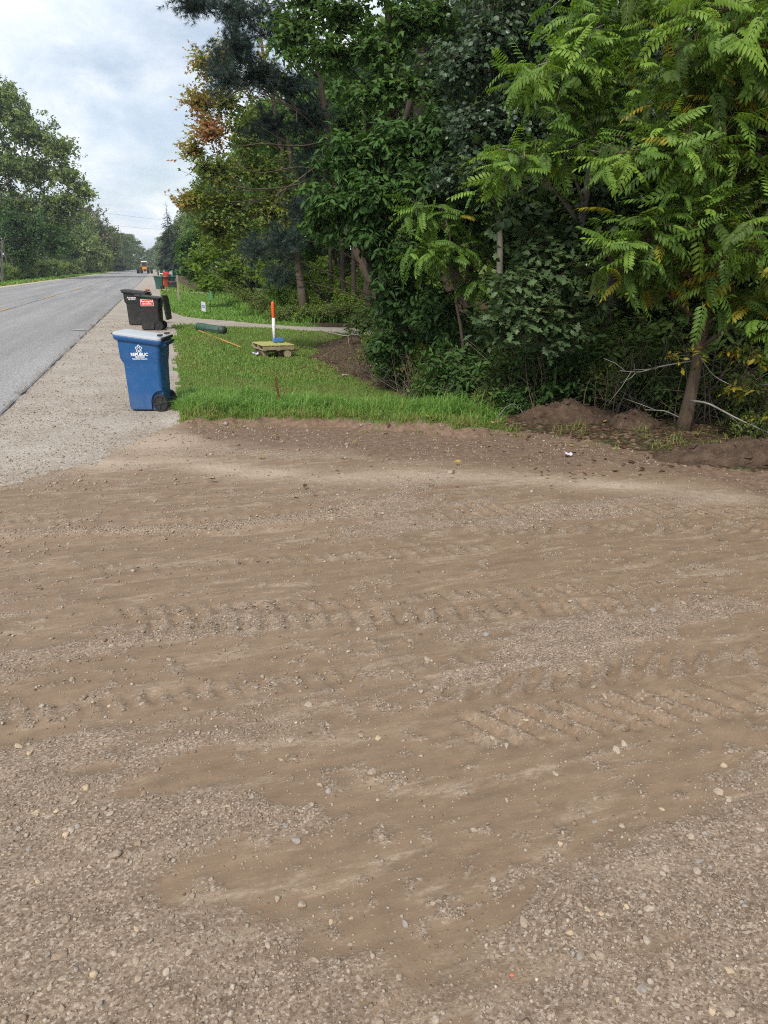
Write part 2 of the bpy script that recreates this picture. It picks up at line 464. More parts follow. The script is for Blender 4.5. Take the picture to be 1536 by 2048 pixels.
bands = [(seq(*XW, (ROAD_R, 6.2, 0.028), (6.2, 12, 0.15), (12, 40, 1.5), (40, 460, 30), (460, 1500, 260)), seq((-40, 0.9, 2.0), (0.9, 5, 0.026), (5, 10.5, 0.04))),
         (seq(*XW, (ROAD_R, 9, 0.10), (9, 40, 0.8), (40, 460, 30), (460, 1500, 260)), seq((10.5, 14, 0.1), (14, 42, 0.2), (42, 110, 0.8), (110, 520, 8), (520, 1900, 100)))]
zone_parts = {k: [] for k in range(len(ZONES))}
for gx, gy in bands:
    X, Y = np.meshgrid(gx, gy)
    Zt = land_z(X, Y)
    V = np.stack([X, Y, Zt], -1).reshape(-1, 3)
    nx = len(gx)
    i, j = np.meshgrid(np.arange(nx - 1), np.arange(len(gy) - 1))
    q0 = (j * nx + i).ravel()
    Q = np.stack([q0, q0 + 1, q0 + nx + 1, q0 + nx], 1)
    cx = V[Q, 0].mean(1); cyy = V[Q, 1].mean(1)
    zn = zone_of(cx, cyy)
    for k in range(len(ZONES)):
        f = Q[zn == k]
        if len(f): 
            u, inv = np.unique(f, return_inverse=True)
            zone_parts[k].append((V[u], inv.reshape(-1, 4)))

def ground_mats():
    M = {}
    # asphalt: worn grey chip seal, coarse aggregate
    m, N, L, o = new_mat('asphalt')
    v = n_coord(N, L)
    agg = n_voro(N, L, v, 85.0, outp='Color'); ag = N.new('ShaderNodeSeparateColor'); L.new(agg, ag.inputs[0])
    big = n_noise(N, L, n_coord(N, L, (1.0, 0.12, 1)), 0.8, 5, 0.6)
    lane = n_noise(N, L, n_coord(N, L, (1.0, 0.02, 1)), 0.9, 3)
    c = n_ramp(N, L, ag.outputs[0], [(0.0, (0.12, 0.118, 0.120)), (0.5, (0.225, 0.220, 0.222)), (0.85, (0.30, 0.294, 0.290)), (1.0, (0.54, 0.52, 0.50))])
    c = n_mix(N, L, 1.0, c, n_ramp(N, L, big, [(0.3, 0.86), (0.7, 1.12)]), 'MULTIPLY')
    c = n_mix(N, L, 1.0, c, n_ramp(N, L, lane, [(0.35, 0.88), (0.65, 1.14)]), 'MULTIPLY')
    principled(N, L, o, c, 0.85, n_bump(N, L, n_voro(N, L, v, 85.0), 0.5, 0.006), 0.25); M['road'] = m
    # gravel shoulder
    def gravel(name, base, light, dark, sc=55.0, speck=0.6):
        m, N, L, o = new_mat(name)
        v = n_coord(N, L)
        cc = n_voro(N, L, v, sc, outp='Color'); s = N.new('ShaderNodeSeparateColor'); L.new(cc, s.inputs[0])
        cd = n_voro(N, L, v, sc)
        big = n_noise(N, L, v, 0.9, 5, 0.6)
        fin = n_noise(N, L, v, 190.0, 3, 0.7)
        c = n_ramp(N, L, s.outputs[0], [(0.0, dark), (0.35, base), (0.75, base), (1.0, light)])
        c = n_mix(N, L, speck, base, c)
        c = n_mix(N, L, 1.0, c, n_ramp(N, L, fin, [(0.3, 0.80), (0.7, 1.18)]), 'MULTIPLY')
        c = n_mix(N, L, 1.0, c, n_ramp(N, L, big, [(0.3, (0.86, 0.83, 0.80)), (0.7, (1.12, 1.12, 1.13))]), 'MULTIPLY')
        h = n_math(N, L, 'ADD', n_math(N, L, 'MULTIPLY', cd, -1.0), n_math(N, L, 'MULTIPLY', fin, 0.6))
        principled(N, L, o, c, 0.92, n_bump(N, L, h, 0.6, 0.012), 0.2)
        return m
    M['gravel_shoulder'] = gravel('shoulder_gravel', (0.345, 0.305, 0.262), (0.56, 0.52, 0.47), (0.19, 0.165, 0.14))
    M['gravel_drive'] = gravel('drive_gravel', (0.335, 0.295, 0.25), (0.52, 0.48, 0.44), (0.20, 0.17, 0.145), 30)
    M['far_drive'] = gravel('far_drive_gravel', (0.44, 0.40, 0.35), (0.6, 0.57, 0.52), (0.3, 0.27, 0.23), 20)
    M['sandy_road_edge'] = gravel('edge_sand', (0.44, 0.37, 0.27), (0.58, 0.52, 0.42), (0.28, 0.22, 0.15), 20)
    # bare driveway: pressed mud, loose fines, dug soil, sand
    m, N, L, o = new_mat('driveway_dirt')
    v = n_coord(N, L)
    mud, soil, sand = n_attr(N, 'mud'), n_attr(N, 'soil'), n_attr(N, 'sand')
    spat = n_noise(N, L, n_coord(N, L, (1, 1.7, 1)), 26.0, 5, 0.7)
    mudx = n_math(N, L, 'ADD', mud, n_math(N, L, 'MULTIPLY', n_math(N, L, 'SUBTRACT', spat, 0.5), 1.5))
    mudx = n_ramp(N, L, mudx, [(0.22, 0.0), (0.72, 1.0)])
    fin = n_noise(N, L, v, 230.0, 3, 0.75)
    cc = n_voro(N, L, v, 120.0, outp='Color'); s = N.new('ShaderNodeSeparateColor'); L.new(cc, s.inputs[0])
    big = n_noise(N, L, n_coord(N, L, (0.7, 1.6, 1)), 1.3, 5, 0.6)
    streak = n_noise(N, L, n_coord(N, L, (2.0, 16.0, 1)), 1.0, 4, 0.6, 0.3)
    loose = n_ramp(N, L, s.outputs[0], [(0.0, (0.150, 0.107, 0.074)), (0.4, (0.236, 0.175, 0.124)), (0.8, (0.296, 0.225, 0.166)), (1.0, (0.43, 0.355, 0.28))])
    loose = n_mix(N, L, 1.0, loose, n_ramp(N, L, fin, [(0.3, 0.80), (0.7, 1.18)]), 'MULTIPLY')
    wet = n_mix(N, L, big, (0.172, 0.117, 0.075), (0.240, 0.170, 0.113))
    wet = n_mix(N, L, 1.0, wet, n_ramp(N, L, streak, [(0.3, 0.90), (0.7, 1.10)]), 'MULTIPLY')
    wet = n_mix(N, L, 1.0, wet, n_ramp(N, L, fin, [(0.3, 0.92), (0.7, 1.08)]), 'MULTIPLY')
    cw = n_voro(N, L, v, 75.0, outp='Color'); sw = N.new('ShaderNodeSeparateColor'); L.new(cw, sw.inputs[0])
    dw = n_voro(N, L, v, 75.0)
    dot = n_math(N, L, 'MULTIPLY', n_ramp(N, L, sw.outputs[1], [(0.84, 0.0), (0.92, 0.8)]), n_ramp(N, L, dw, [(0.22, 1.0), (0.34, 0.0)]))
    pit = n_math(N, L, 'MULTIPLY', n_ramp(N, L, sw.outputs[2], [(0.93, 0.0), (0.97, 0.35)]), n_ramp(N, L, dw, [(0.25, 1.0), (0.40, 0.0)]))
    damp = n_noise(N, L, n_coord(N, L, (1.0, 2.0, 1)), 5.0, 6, 0.7)
    c = n_mix(N, L, mudx, loose, wet)
    c = n_mix(N, L, 1.0, c, n_ramp(N, L, damp, [(0.3, 0.82), (0.7, 1.18)]), 'MULTIPLY')
    dry = n_noise(N, L, n_coord(N, L, (0.9, 4.2, 1), rotz=R(6)), 1.6, 8, 0.72, 0.4)
    dry = n_math(N, L, 'MULTIPLY', n_ramp(N, L, dry, [(0.53, 0.0), (0.66, 0.75)]), n_ramp(N, L, spat, [(0.38, 0.15), (0.6, 1.0)]))
    c = n_mix(N, L, dry, c, n_mix(N, L, fin, (0.32, 0.245, 0.175), (0.45, 0.36, 0.27)))
    c = n_mix(N, L, dot, c, n_mix(N, L, sw.outputs[0], (0.27, 0.215, 0.165), (0.43, 0.375, 0.315)))
    c = n_mix(N, L, pit, c, (0.085, 0.060, 0.042))
    sandc = n_mix(N, L, spat, (0.40, 0.315, 0.23), (0.52, 0.43, 0.34))
    c = n_mix(N, L, n_math(N, L, 'MULTIPLY', sand, n_ramp(N, L, spat, [(0.3, 0.45), (0.6, 1.0)])), c, sandc)
    sn = n_noise(N, L, v, 14.0, 5, 0.7)
    soilc = n_ramp(N, L, sn, [(0.25, (0.085, 0.055, 0.039)), (0.5, (0.175, 0.117, 0.081)), (0.75, (0.255, 0.182, 0.130))])
    soilc = n_mix(N, L, 1.0, soilc, n_ramp(N, L, fin, [(0.3, 0.7), (0.7, 1.3)]), 'MULTIPLY')
    soilx = n_ramp(N, L, n_math(N, L, 'ADD', soil, n_math(N, L, 'MULTIPLY', n_math(N, L, 'SUBTRACT', sn, 0.5), 0.9)), [(0.3, 0.0), (0.7, 1.0)])
    c = n_mix(N, L, soilx, c, soilc)
    rough_h = n_math(N, L, 'ADD', fin, n_math(N, L, 'MULTIPLY', spat, 1.4))
    hgt = n_math(N, L, 'MULTIPLY', rough_h, n_ramp(N, L, mudx, [(0.0, 1.0), (1.0, 0.34)]))
    hgt = n_math(N, L, 'ADD', hgt, n_math(N, L, 'MULTIPLY', n_math(N, L, 'SUBTRACT', dot, pit), 0.7))
    rg = n_ramp(N, L, mudx, [(0.0, 0.95), (1.0, 0.72)])
    principled(N, L, o, c, rg, n_bump(N, L, hgt, 0.6, 0.010), 0.22); M['dirt_driveway'] = m
    # lawn soil under the blades
    m, N, L, o = new_mat('turf')
    v = n_coord(N, L)
    a = n_noise(N, L, v, 1.1, 5, 0.6); b = n_noise(N, L, v, 40.0, 4, 0.7); w = n_noise(N, L, v, 4.0, 4)
    g = n_ramp(N, L, a, [(0.32, (0.15, 0.125, 0.055)), (0.48, (0.115, 0.155, 0.040)), (0.7, (0.10, 0.175, 0.038))])
    g = n_mix(N, L, 1.0, g, n_ramp(N, L, b, [(0.3, 0.55), (0.7, 1.35)]), 'MULTIPLY')
    g = n_mix(N, L, n_ramp(N, L, w, [(0.5, 0.0), (0.75, 0.5)]), g, (0.15, 0.12, 0.06))
    principled(N, L, o, g, 0.95, n_bump(N, L, b, 0.8, 0.04), 0.1); M['lawn'] = m
    m, N, L, o = new_mat('verge_turf')
    v = n_coord(N, L)
    a = n_noise(N, L, v, 0.5, 4, 0.6); b = n_noise(N, L, v, 9.0, 4, 0.7)
    g = n_ramp(N, L, a, [(0.3, (0.13, 0.13, 0.045)), (0.5, (0.10, 0.19, 0.035)), (0.7, (0.09, 0.20, 0.03))])
    g = n_mix(N, L, 1.0, g, n_ramp(N, L, b, [(0.3, 0.7), (0.7, 1.3)]), 'MULTIPLY')
    principled(N, L, o, g, 0.95, n_bump(N, L, b, 0.8, 0.06), 0.1); M['grass_verge'] = m
    M['far_ground'] = m
    # forest floor: leaf litter
    m, N, L, o = new_mat('leaf_litter')
    v = n_coord(N, L)
    cc = n_voro(N, L, v, 22.0, outp='Color'); s = N.new('ShaderNodeSeparateColor'); L.new(cc, s.inputs[0])
    b = n_noise(N, L, v, 3.0, 5, 0.65)
    c = n_ramp(N, L, s.outputs[0], [(0.0, (0.030, 0.020, 0.014)), (0.5, (0.085, 0.052, 0.034)), (0.85, (0.14, 0.088, 0.055)), (1.0, (0.26, 0.20, 0.14))])
    c = n_mix(N, L, n_ramp(N, L, b, [(0.45, 0.0), (0.7, 0.8)]), c, (0.045, 0.060, 0.022))
    principled(N, L, o, c, 0.95, n_bump(N, L, n_voro(N, L, v, 22.0), 0.8, 0.04), 0.1); M['forest_floor'] = m
    return M
GM = ground_mats()
GROUND = {}
for k, nm in enumerate(ZONES):
    if not zone_parts[k]: continue
    Vs, Qs, n = [], [], 0
    for v_, q_ in zone_parts[k]:
        Vs.append(v_); Qs.append(q_ + n); n += len(v_)
    V = np.concatenate(Vs); Q = np.concatenate(Qs)
    at_ = None
    if nm == 'dirt_driveway':
        x, y = V[:, 0], V[:, 1]
        ae = apron_edge(x) + 0.60 * (fbm(x * 1.7, y * 1.7, 4, 61) - 0.5)
        sl = sstep(ae - np.interp(x, [0, 1.5, 4, 6], [1.2, 2.5, 2.5, 1.8]), ae - np.interp(x, [0, 1.5, 4, 6], [0.3, 0.9, 0.9, 0.6]), y + 0.8 * (fbm(x * 0.9, y * 2.2, 4, 83) - 0.5)) * sstep(-0.5, 0.7, x)
        sl = np.maximum(sl, sstep(5.0, 5.8, x + 0.4 * (fbm(x * 2, y * 2, 3, 84) - .5)))
        SAND = np.array([(-0.75, 8.25), (0.0, 8.15), (0.75, 7.45), (1.5, 7.0), (2.4, 6.9), (3.6, 6.3), (5.0, 5.4)])
        sa = np.exp(-(seg_dist(x, y, SAND) / (0.14 + 0.22 * fbm(x * 2, y * 4, 3, 85))) ** 2) * (0.15 + fbm(x * 1.2, y * 3, 3, 86))
        sa = np.maximum(sa, 0.8 * np.exp(-((x + 0.2) ** 2 + (y - 9.2) ** 2) / 0.35))
        at_ = {'mud': mud_mask(x, y) * (1 - 0.7 * np.clip(sa, 0, 1)), 'soil': np.clip(sl, 0, 1), 'sand': np.clip(sa, 0, 1)}
    o = link(nm, mk_mesh(nm, V, Q, None, True, at_), GM[nm])
    tag(o, kind='structure')
    GROUND[nm] = o

# painted centre dashes, worn, and the dark seam along the crown of the road
def flat_strip(name, mat, x0, x1, y0, y1, z, parent, nseg=8, wob=0.01):
    ys = np.linspace(y0, y1, nseg + 1)
    a = np.stack([x0 + wob * (vnoise(ys * 3, ys * 0, 91) - 0.5), ys, np.full(nseg + 1, z)], 1)
    b = np.stack([x1 + wob * (vnoise(ys * 3, ys * 0 + 5, 92) - 0.5), ys, np.full(nseg + 1, z)], 1)
    V = np.concatenate([a, b]); n = nseg + 1
    Q = np.array([[i, i + n, i + n + 1, i + 1] for i in range(nseg)])
    return link(name, mk_mesh(name, V, Q), mat, parent)
m, N, L, o = new_mat('yellow_line')
v = n_coord(N, L); f = n_noise(N, L, v, 9.0, 5, 0.75)
c = n_mix(N, L, n_ramp(N, L, f, [(0.42, 0.0), (0.60, 0.85)]), (0.62, 0.34, 0.06), (0.20, 0.19, 0.18))
principled(N, L, o, c, 0.75); YEL = m
m, N, L, o = new_mat('tar_seam')
f = n_noise(N, L, n_coord(N, L), 5.0, 4); c = n_mix(N, L, f, (0.06, 0.06, 0.062), (0.15, 0.15, 0.15)); principled(N, L, o, c, 0.6); SEAM = m
seam = flat_strip('crown_seam', SEAM, ROAD_C + 0.07, ROAD_C + 0.13, 20, 330, 0.030, GROUND['road'], 300, 0.10)
for k in range(-2, 11):
    y0 = 55.5 + (k) * 18.8
    flat_strip('centre_dash', YEL, ROAD_C - 0.10, ROAD_C + 0.04, y0, y0 + 6.0, 0.0325, GROUND['road'], 10, 0.015)
m, N, L, o = new_mat('edge_tar')
f = n_noise(N, L, n_coord(N, L), 5.0, 4); c = n_mix(N, L, f, (0.10, 0.10, 0.10), (0.19, 0.185, 0.18)); principled(N, L, o, c, 0.8)
flat_strip('asphalt_edge', m, ROAD_R - 0.045, ROAD_R - 0.012, 2, 330, 0.0275, GROUND['road'], 900, 0.05)
m, N, L, o = new_mat('white_spill')
f = n_noise(N, L, n_coord(N, L, (2, 12, 1)), 3.0, 5, 0.7); c = n_mix(N, L, n_ramp(N, L, f, [(0.4, 0.0), (0.55, 1.0)]), (0.17, 0.17, 0.175), (0.55, 0.55, 0.56)); principled(N, L, o, c, 0.8)
g = Geo(); g.add([(-3.1, 26.95, .0305), (-2.75, 26.85, .0305), (-2.45, 26.8, .0305), (-2.4, 26.95, .0305), (-2.7, 27.06, .0305)], [[0, 1, 4], [1, 2, 3], [1, 3, 4]])
g.build('white_paint_mark', m, GROUND['road'])

# ------------------------------------------------------------------ loose stones
def stamp(tV, tT, P, M3, S, tint):
    """copies of a template: positions P (N,3), frames M3 (N,3,3) with columns = local axes, scales S (N,) or (N,3)"""
    N_ = len(P); tV = np.asarray(tV, float); tT = np.asarray(tT, int)
    S = np.asarray(S, float)
    loc = tV[None] * (S[:, None, None] if S.ndim == 1 else S[:, None, :])
    V = np.einsum('nij,nkj->nki', M3, loc) + P[:, None, :]
    T = tT[None] + (np.arange(N_) * len(tV))[:, None, None]
    A = np.repeat(np.asarray(tint, float), len(tV))
    return V.reshape(-1, 3), T.reshape(-1, 3), A
def rand_rot_z(n, tilt=0.3):
    a = rng.uniform(0, 2 * np.pi, n)
    z = unit(np.stack([rng.normal(0, tilt, n), rng.normal(0, tilt, n), np.ones(n)], 1))
    x = np.stack([np.cos(a), np.sin(a), np.zeros(n)], 1)
    x = unit(x - (x * z).sum(1, keepdims=True) * z); y = np.cross(z, x)
    return np.stack([x, y, z], 2)
PHI = (1 + 5 ** 0.5) / 2
ICO_V = unit(np.array([(-1, PHI, 0), (1, PHI, 0), (-1, -PHI, 0), (1, -PHI, 0), (0, -1, PHI), (0, 1, PHI), (0, -1, -PHI), (0, 1, -PHI), (PHI, 0, -1), (PHI, 0, 1), (-PHI, 0, -1), (-PHI, 0, 1)], float))
ICO_T = np.array([(0, 11, 5), (0, 5, 1), (0, 1, 7), (0, 7, 10), (0, 10, 11), (1, 5, 9), (5, 11, 4), (11, 10, 2), (10, 7, 6), (7, 1, 8), (3, 9, 4), (3, 4, 2), (3, 2, 6), (3, 6, 8), (3, 8, 9), (4, 9, 5), (2, 4, 11), (6, 2, 10), (8, 6, 7), (9, 8, 1)])
OCT_V = np.array([(1, 0, 0), (-1, 0, 0), (0, 1, 0), (0, -1, 0), (0, 0, 1), (0, 0, -0.6)], float)
OCT_T = np.array([(0, 2, 4), (2, 1, 4), (1, 3, 4), (3, 0, 4), (2, 0, 5), (1, 2, 5), (3, 1, 5), (0, 3, 5)])
def subdiv(V, T):
    V = [tuple(v) for v in V]; cache = {}; out_ = []
    def mid(a, b):
        key = (min(a, b), max(a, b))
        if key not in cache:
            p = unit(np.array(V[a]) + np.array(V[b])); cache[key] = len(V); V.append(tuple(p))
        return cache[key]
    for a, b, c in T:
        ab, bc, ca = mid(a, b), mid(b, c), mid(c, a)
        out_ += [(a, ab, ca), (b, bc, ab), (c, ca, bc), (ab, bc, ca)]
    return np.array(V), np.array(out_)
ICO2_V, ICO2_T = subdiv(ICO_V, ICO_T)
def stone_variant(V, k):
    r = np.random.default_rng(500 + k)
    V = V.copy()
    for _ in range(9):                                    # chip flat facets off a lump
        n = unit(r.normal(0, 1, 3)); d = V @ n; lim = r.uniform(0.48, 0.80)
        V = V - np.maximum(d - lim, 0)[:, None] * n * 0.9
    V = V * (1 + r.normal(0, 0.035, (len(V), 1)))
    return V * np.array([r.uniform(0.95, 1.35), r.uniform(0.75, 1.0), r.uniform(0.5, 0.75)])
m, N, L, o = new_mat('pebble')
t = n_attr(N, 'tint')
c = n_ramp(N, L, t, [(0.0, (0.12, 0.085, 0.058)), (0.22, (0.22, 0.162, 0.112)), (0.50, (0.295, 0.228, 0.168)), (0.74, (0.36, 0.295, 0.23)), (0.82, (0.275, 0.240, 0.21)), (0.90, (0.42, 0.355, 0.285)), (0.95, (0.40, 0.29, 0.17)), (1.0, (0.52, 0.475, 0.42))])
f = n_noise(N, L, n_coord(N, L), 120.0, 4, 0.7)
c = n_mix(N, L, 1.0, c, n_ramp(N, L, f, [(0.3, 0.72), (0.7, 1.2)]), 'MULTIPLY')
principled(N, L, o, c, 0.85, n_bump(N, L, f, 0.3, 0.003), 0.25)
PEB = m
m, N, L, o = new_mat('orange_pebble'); principled(N, L, o, (0.42, 0.15, 0.085), 0.85); PEB_OR = m

def cam_sees(x, y, margin=0.25):
    c_, s_ = math.cos(R(16.553)), math.sin(R(16.553))
    X = x * c_ - y * s_; Y = x * s_ + y * c_
    dep = Y * math.cos(R(18.7)) + CAM_H * math.sin(R(18.7))
    return (np.abs(X) < dep * 768 / 1450 + margin) & (Y > 1.2)
def cand(n, x0, x1, y0, y1):
    return rng.uniform(x0, x1, n), rng.uniform(y0, y1, n)
GRAV_P, GRAV_S = [], []
def gravel_patch(n, x0, x1, y0, y1, zone, size_mu, size_sig, dens):
    x, y = cand(n, x0, x1, y0, y1)
    k = cam_sees(x, y); x, y = x[k], y[k]
    k = (zone_of(x, y) == zone) & (rng.uniform(0, 1, len(x)) < dens(x, y)); x, y = x[k], y[k]
    s = np.exp(rng.normal(math.log(size_mu), size_sig, len(x)))
    GRAV_P.append(np.stack([x, y, land_z(x, y)], 1)); GRAV_S.append(s)
def dens_apron(x, y):
    mud = mud_mask(x, y)
    wr = np.exp(-(seg_dist(x, y, WINDROW) / 0.13) ** 2)
    clump = sstep(0.35, 0.7, fbm(x * 3, y * 4, 3, 95))
    return np.clip(0.10 + (1 - mud) * (0.08 + 0.60 * clump) + 0.8 * wr, 0, 1)
gravel_patch(30000, -1.3, 3.0, 1.1, 2.9, 2, 0.0042, 0.42, dens_apron)
gravel_patch(26000, -1.8, 4.2, 2.9, 4.6, 2, 0.0055, 0.40, dens_apron)
gravel_patch(26000, -2.3, 6.0, 4.6, 7.2, 2, 0.0072, 0.40, dens_apron)
gravel_patch(8000, -1.8, 5.6, 7.2, 10.4, 2, 0.0095, 0.45, lambda x, y: 0.25 + 0.55 * sstep(0.4, 0.65, fbm(x * 2, y * 3, 3, 96)))
gravel_patch(11000, ROAD_R, 0.4, 7.5, 15, 1, 0.0080, 0.40, lambda x, y: 0.35 + 0.65 * sstep(0.4, 0.6, fbm(x * 1.5, y * 1.5, 3, 97)))
gravel_patch(5000, ROAD_R, 0.5, 15, 32, 1, 0.012, 0.38, lambda x, y: 0.25 + 0.6 * sstep(0.4, 0.6, fbm(x * 1.2, y * 1.2, 3, 98)))
x = ROAD_R - np.abs(rng.normal(0, 0.13, 3200)) + 0.06; y = 7 + 33 * rng.random(3200) ** 1.4; k = cam_sees(x, y) & (rng.random(3200) < 0.25 + 0.75 * sstep(0.4, 0.6, fbm(x * 0, y * 1.3, 3, 121)))
GRAV_P.append(np.stack([x[k], y[k], land_z(x[k], y[k])], 1)); GRAV_S.append(np.exp(rng.normal(math.log(0.009), 0.35, k.sum())))
GP_ = np.concatenate(GRAV_P); GS_ = np.concatenate(GRAV_S)
gg = Geo()
for k in range(8):
    r_ = np.random.default_rng(900 + k)
    tv = OCT_V * (1 + r_.normal(0, 0.13, OCT_V.shape)) * np.array([1.15, 0.9, 0.7])
    s_ = slice(k, None, 8)
    P, S = GP_[s_].copy(), GS_[s_]
    P[:, 2] += S * 0.10
    V, T, A = stamp(tv, OCT_T, P, rand_rot_z(len(P)), S, np.clip(rng.beta(2.2, 2.2, len(P)) * 1.02, 0, 1))
    gg.add(V, T, A)
for (n_, x0, x1, y0, y1, mu) in ((2600, -1.3, 3.0, 1.1, 2.9, 0.0078), (2400, -1.8, 4.2, 2.9, 5.0, 0.0085), (900, -2.0, 5.5, 5.0, 8.0, 0.011)):
    x, y = cand(n_, x0, x1, y0, y1); k = cam_sees(x, y) & (zone_of(x, y) == 2); x, y = x[k], y[k]
    k = rng.uniform(0, 1, len(x)) < np.clip(0.05 + 1.1 * (1 - mud_mask(x, y)) * sstep(0.3, 0.65, fbm(x * 2, y * 3, 3, 95)), 0, 1); x, y = x[k], y[k]
    for q in range(6):
        P = np.stack([x[q::6], y[q::6], land_z(x[q::6], y[q::6])], 1); S = 0.9 * mu * np.exp(rng.normal(0, 0.32, len(P))); P[:, 2] += S * 0.15
        V, T, A = stamp(stone_variant(ICO_V, 20 + q), ICO_T, P, rand_rot_z(len(P)), S, np.clip(rng.beta(2.6, 1.9, len(P)), 0, 1)); gg.add(V, T, A)
grav = gg.build('gravel', PEB, None, True)
tag(grav, 'fine loose gravel strewn over driveway and road shoulder', 'gravel', kind='stuff')
# the larger stones one can pick out, each a piece of the driveway
variants = []
for k in range(10):
    for tn in range(4):
        v_ = stone_variant(ICO2_V, k)
        variants.append(mk_mesh('stone', v_, ICO2_T, np.full(len(v_), [0.35, 0.50, 0.62, 0.70, 0.82, 0.55, 0.74][(k * 4 + tn) % 7] if (k * 4 + tn) % 19 else 0.96), False))
        variants[-1].materials.append(PEB)
cnt = 0
x, y = cand(5200, -1.3, 3.4, 1.15, 5.2)
keep = cam_sees(x, y, -0.02) & (rng.uniform(0, 1, len(x)) < 0.04 + 0.85 * (1 - mud_mask(x, y)) * np.interp(y, [1.1, 2.6, 4, 5.2], [0.9, 0.8, 0.2, 0.1]))
xs_, ys_ = x[keep], y[keep]
big = np.exp(rng.normal(math.log(0.0096), 0.36, len(xs_)))
order = np.argsort(-big / np.hypot(xs_, ys_ + 0.9))[:285]
for q in order:
    s = min(max(big[q], 0.006), 0.024)
    o = link('stone', variants[int(rng.integers(len(variants)))], None, GROUND['dirt_driveway'])
    px_, py_ = float(xs_[q]), float(ys_[q])
    o.location = (px_, py_, gz(px_, py_) + s * 0.08)
    o.scale = (s, s, s)
    o.rotation_euler = (rng.normal(0, 0.25), rng.normal(0, 0.25), rng.uniform(0, 6.28))
ov = stone_variant(ICO2_V, 3); ome = mk_mesh('stone', ov, ICO2_T, np.full(len(ov), 0.5), True); ome.materials.append(PEB_OR)
o = link('stone', ome, None, GROUND['dirt_driveway']); px_, py_ = (0.84, 1.46); o.location = (px_, py_, gz(px_, py_) + 0.003); o.scale = (0.009,) * 3
o['label'] = 'small orange pebble'

# ------------------------------------------------------------------ grass
def grass_mat(name, stops, transl=0.3):
    return leaf_mat(name, stops, 0.55, transl, 0.25)
GRASS = grass_mat('grass_blades', [(0.0, (0.30, 0.235, 0.11)), (0.15, (0.25, 0.245, 0.075)), (0.4, (0.18, 0.28, 0.055)), (0.75, (0.135, 0.29, 0.055)), (1.0, (0.23, 0.38, 0.09))])
def blades(x, y, L_, W_, tint, lean=0.55, flop=0.5, zoff=-0.005):
    """each blade: two quads bending over (tip pointed)"""
    n = len(x)
    base = np.stack([x, y, land_z(x, y) + zoff], 1)
    a = rng.uniform(0, 2 * np.pi, n); ln = np.abs(rng.normal(0, lean, n))
    d = np.stack([np.cos(a) * ln, np.sin(a) * ln, np.ones(n)], 1); d = unit(d)
    side = np.stack([-np.sin(a + rng.normal(0, .6, n)), np.cos(a), np.zeros(n)], 1); side = unit(side)
    out_ = np.stack([np.cos(a), np.sin(a), np.full(n, -0.25)], 1)
    L_ = np.broadcast_to(L_, (n,)); W_ = np.broadcast_to(W_, (n,))
    p1 = base + d * (L_ * 0.55)[:, None]
    p2 = base + unit(d + out_ * flop * rng.uniform(0.2, 1.3, n)[:, None]) * L_[:, None]
    w = (side * W_[:, None] * 0.5)
    V = np.stack([base - w, base + w, p1 + w * 0.8, p1 - w * 0.8, p2], 1).reshape(-1, 3)
    b = np.arange(n)[:, None] * 5
    T = np.concatenate([b + [0, 1, 2], b + [0, 2, 3], b + [3, 2, 4]])
    return V, T, np.repeat(np.clip(tint, 0, 1), 5)
def in_lawn(x, y, z=3): return zone_of(x, y) == z
lawn_g = Geo()
def lawn_patch(n, x0, x1, y0, y1, Lmu, W, lean, flop, keepf=None, tintf=None, clump=0.0, zone=3):
    if clump > 0:
        nc = n // 14; cx, cy_ = cand(nc, x0, x1, y0, y1)
        x = np.repeat(cx, 14) + rng.normal(0, clump, nc * 14); y = np.repeat(cy_, 14) + rng.normal(0, clump, nc * 14)
    else: x, y = cand(n, x0, x1, y0, y1)
    k = in_lawn(x, y, zone) & cam_sees(x, y, 1.0)
    x, y = x[k], y[k]
    if keepf is not None:
        k = rng.uniform(0, 1, len(x)) < keepf(x, y); x, y = x[k], y[k]
    t = (0.10 + 0.70 * fbm(x * 0.8, y * 0.8, 3, 101) if tintf is None else tintf(x, y)) + rng.normal(0, 0.19, len(x))
    L_ = Lmu(x, y) if callable(Lmu) else Lmu
    V, T, A = blades(x, y, L_ * rng.uniform(0.5, 1.35, len(x)), W, t, lean, flop)
    lawn_g.add(V, T, A)
tall = lambda x, y: np.interp(y + 0.35 * (x - 0.3), [9.8, 10.6, 12.2, 13.4], [0.75, 1.0, 0.9, 0.0]) * np.interp(x, [0, 1, 3.0, 4.4], [1.0, 1.0, 0.85, 0.8])
lawn_patch(54000, 0.0, 4.8, 8.3, 13.4, lambda x, y: (0.08 + 0.30 * tall(x, y) * (0.25 + 1.2 * fbm(x * 1.5, y * 1.5, 3, 103) ** 1.5)) * np.interp(y - apron_edge(x), [0, 0.15, 0.7], [0.3, 0.5, 1.0]) * np.interp(x, [0.1, 0.35], [0.7, 1.0]), 0.0095, 0.70, 1.1, lambda x, y: (0.1 + 0.9 * tall(x, y)) * (0.15 + 0.85 * sstep(0.32, 0.52, fbm(x * 2.4, y * 2.4, 3, 111))) * np.interp(y - apron_edge(x), [-0.1, 0.5], [0.35, 1.0]), lambda x, y: 0.45 + 0.5 * fbm(x, y, 3, 104) - 0.45 * np.exp(-((y - apron_edge(x)) / 0.3) ** 2), 0.045)
lawn_patch(30000, 0.0, 5.0, 9.6, 16, 0.055, 0.008, 0.7, 0.4)
lawn_patch(36000, 0.1, 6.6, 15, 28.5, 0.075, 0.016, 0.7, 0.4)
lawn_patch(30000, 0.0, 5.5, 28, 62, 0.12, 0.035, 0.7, 0.4, None, lambda x, y: 0.55 + 0.35 * fbm(x * .6, y * .4, 3, 101))
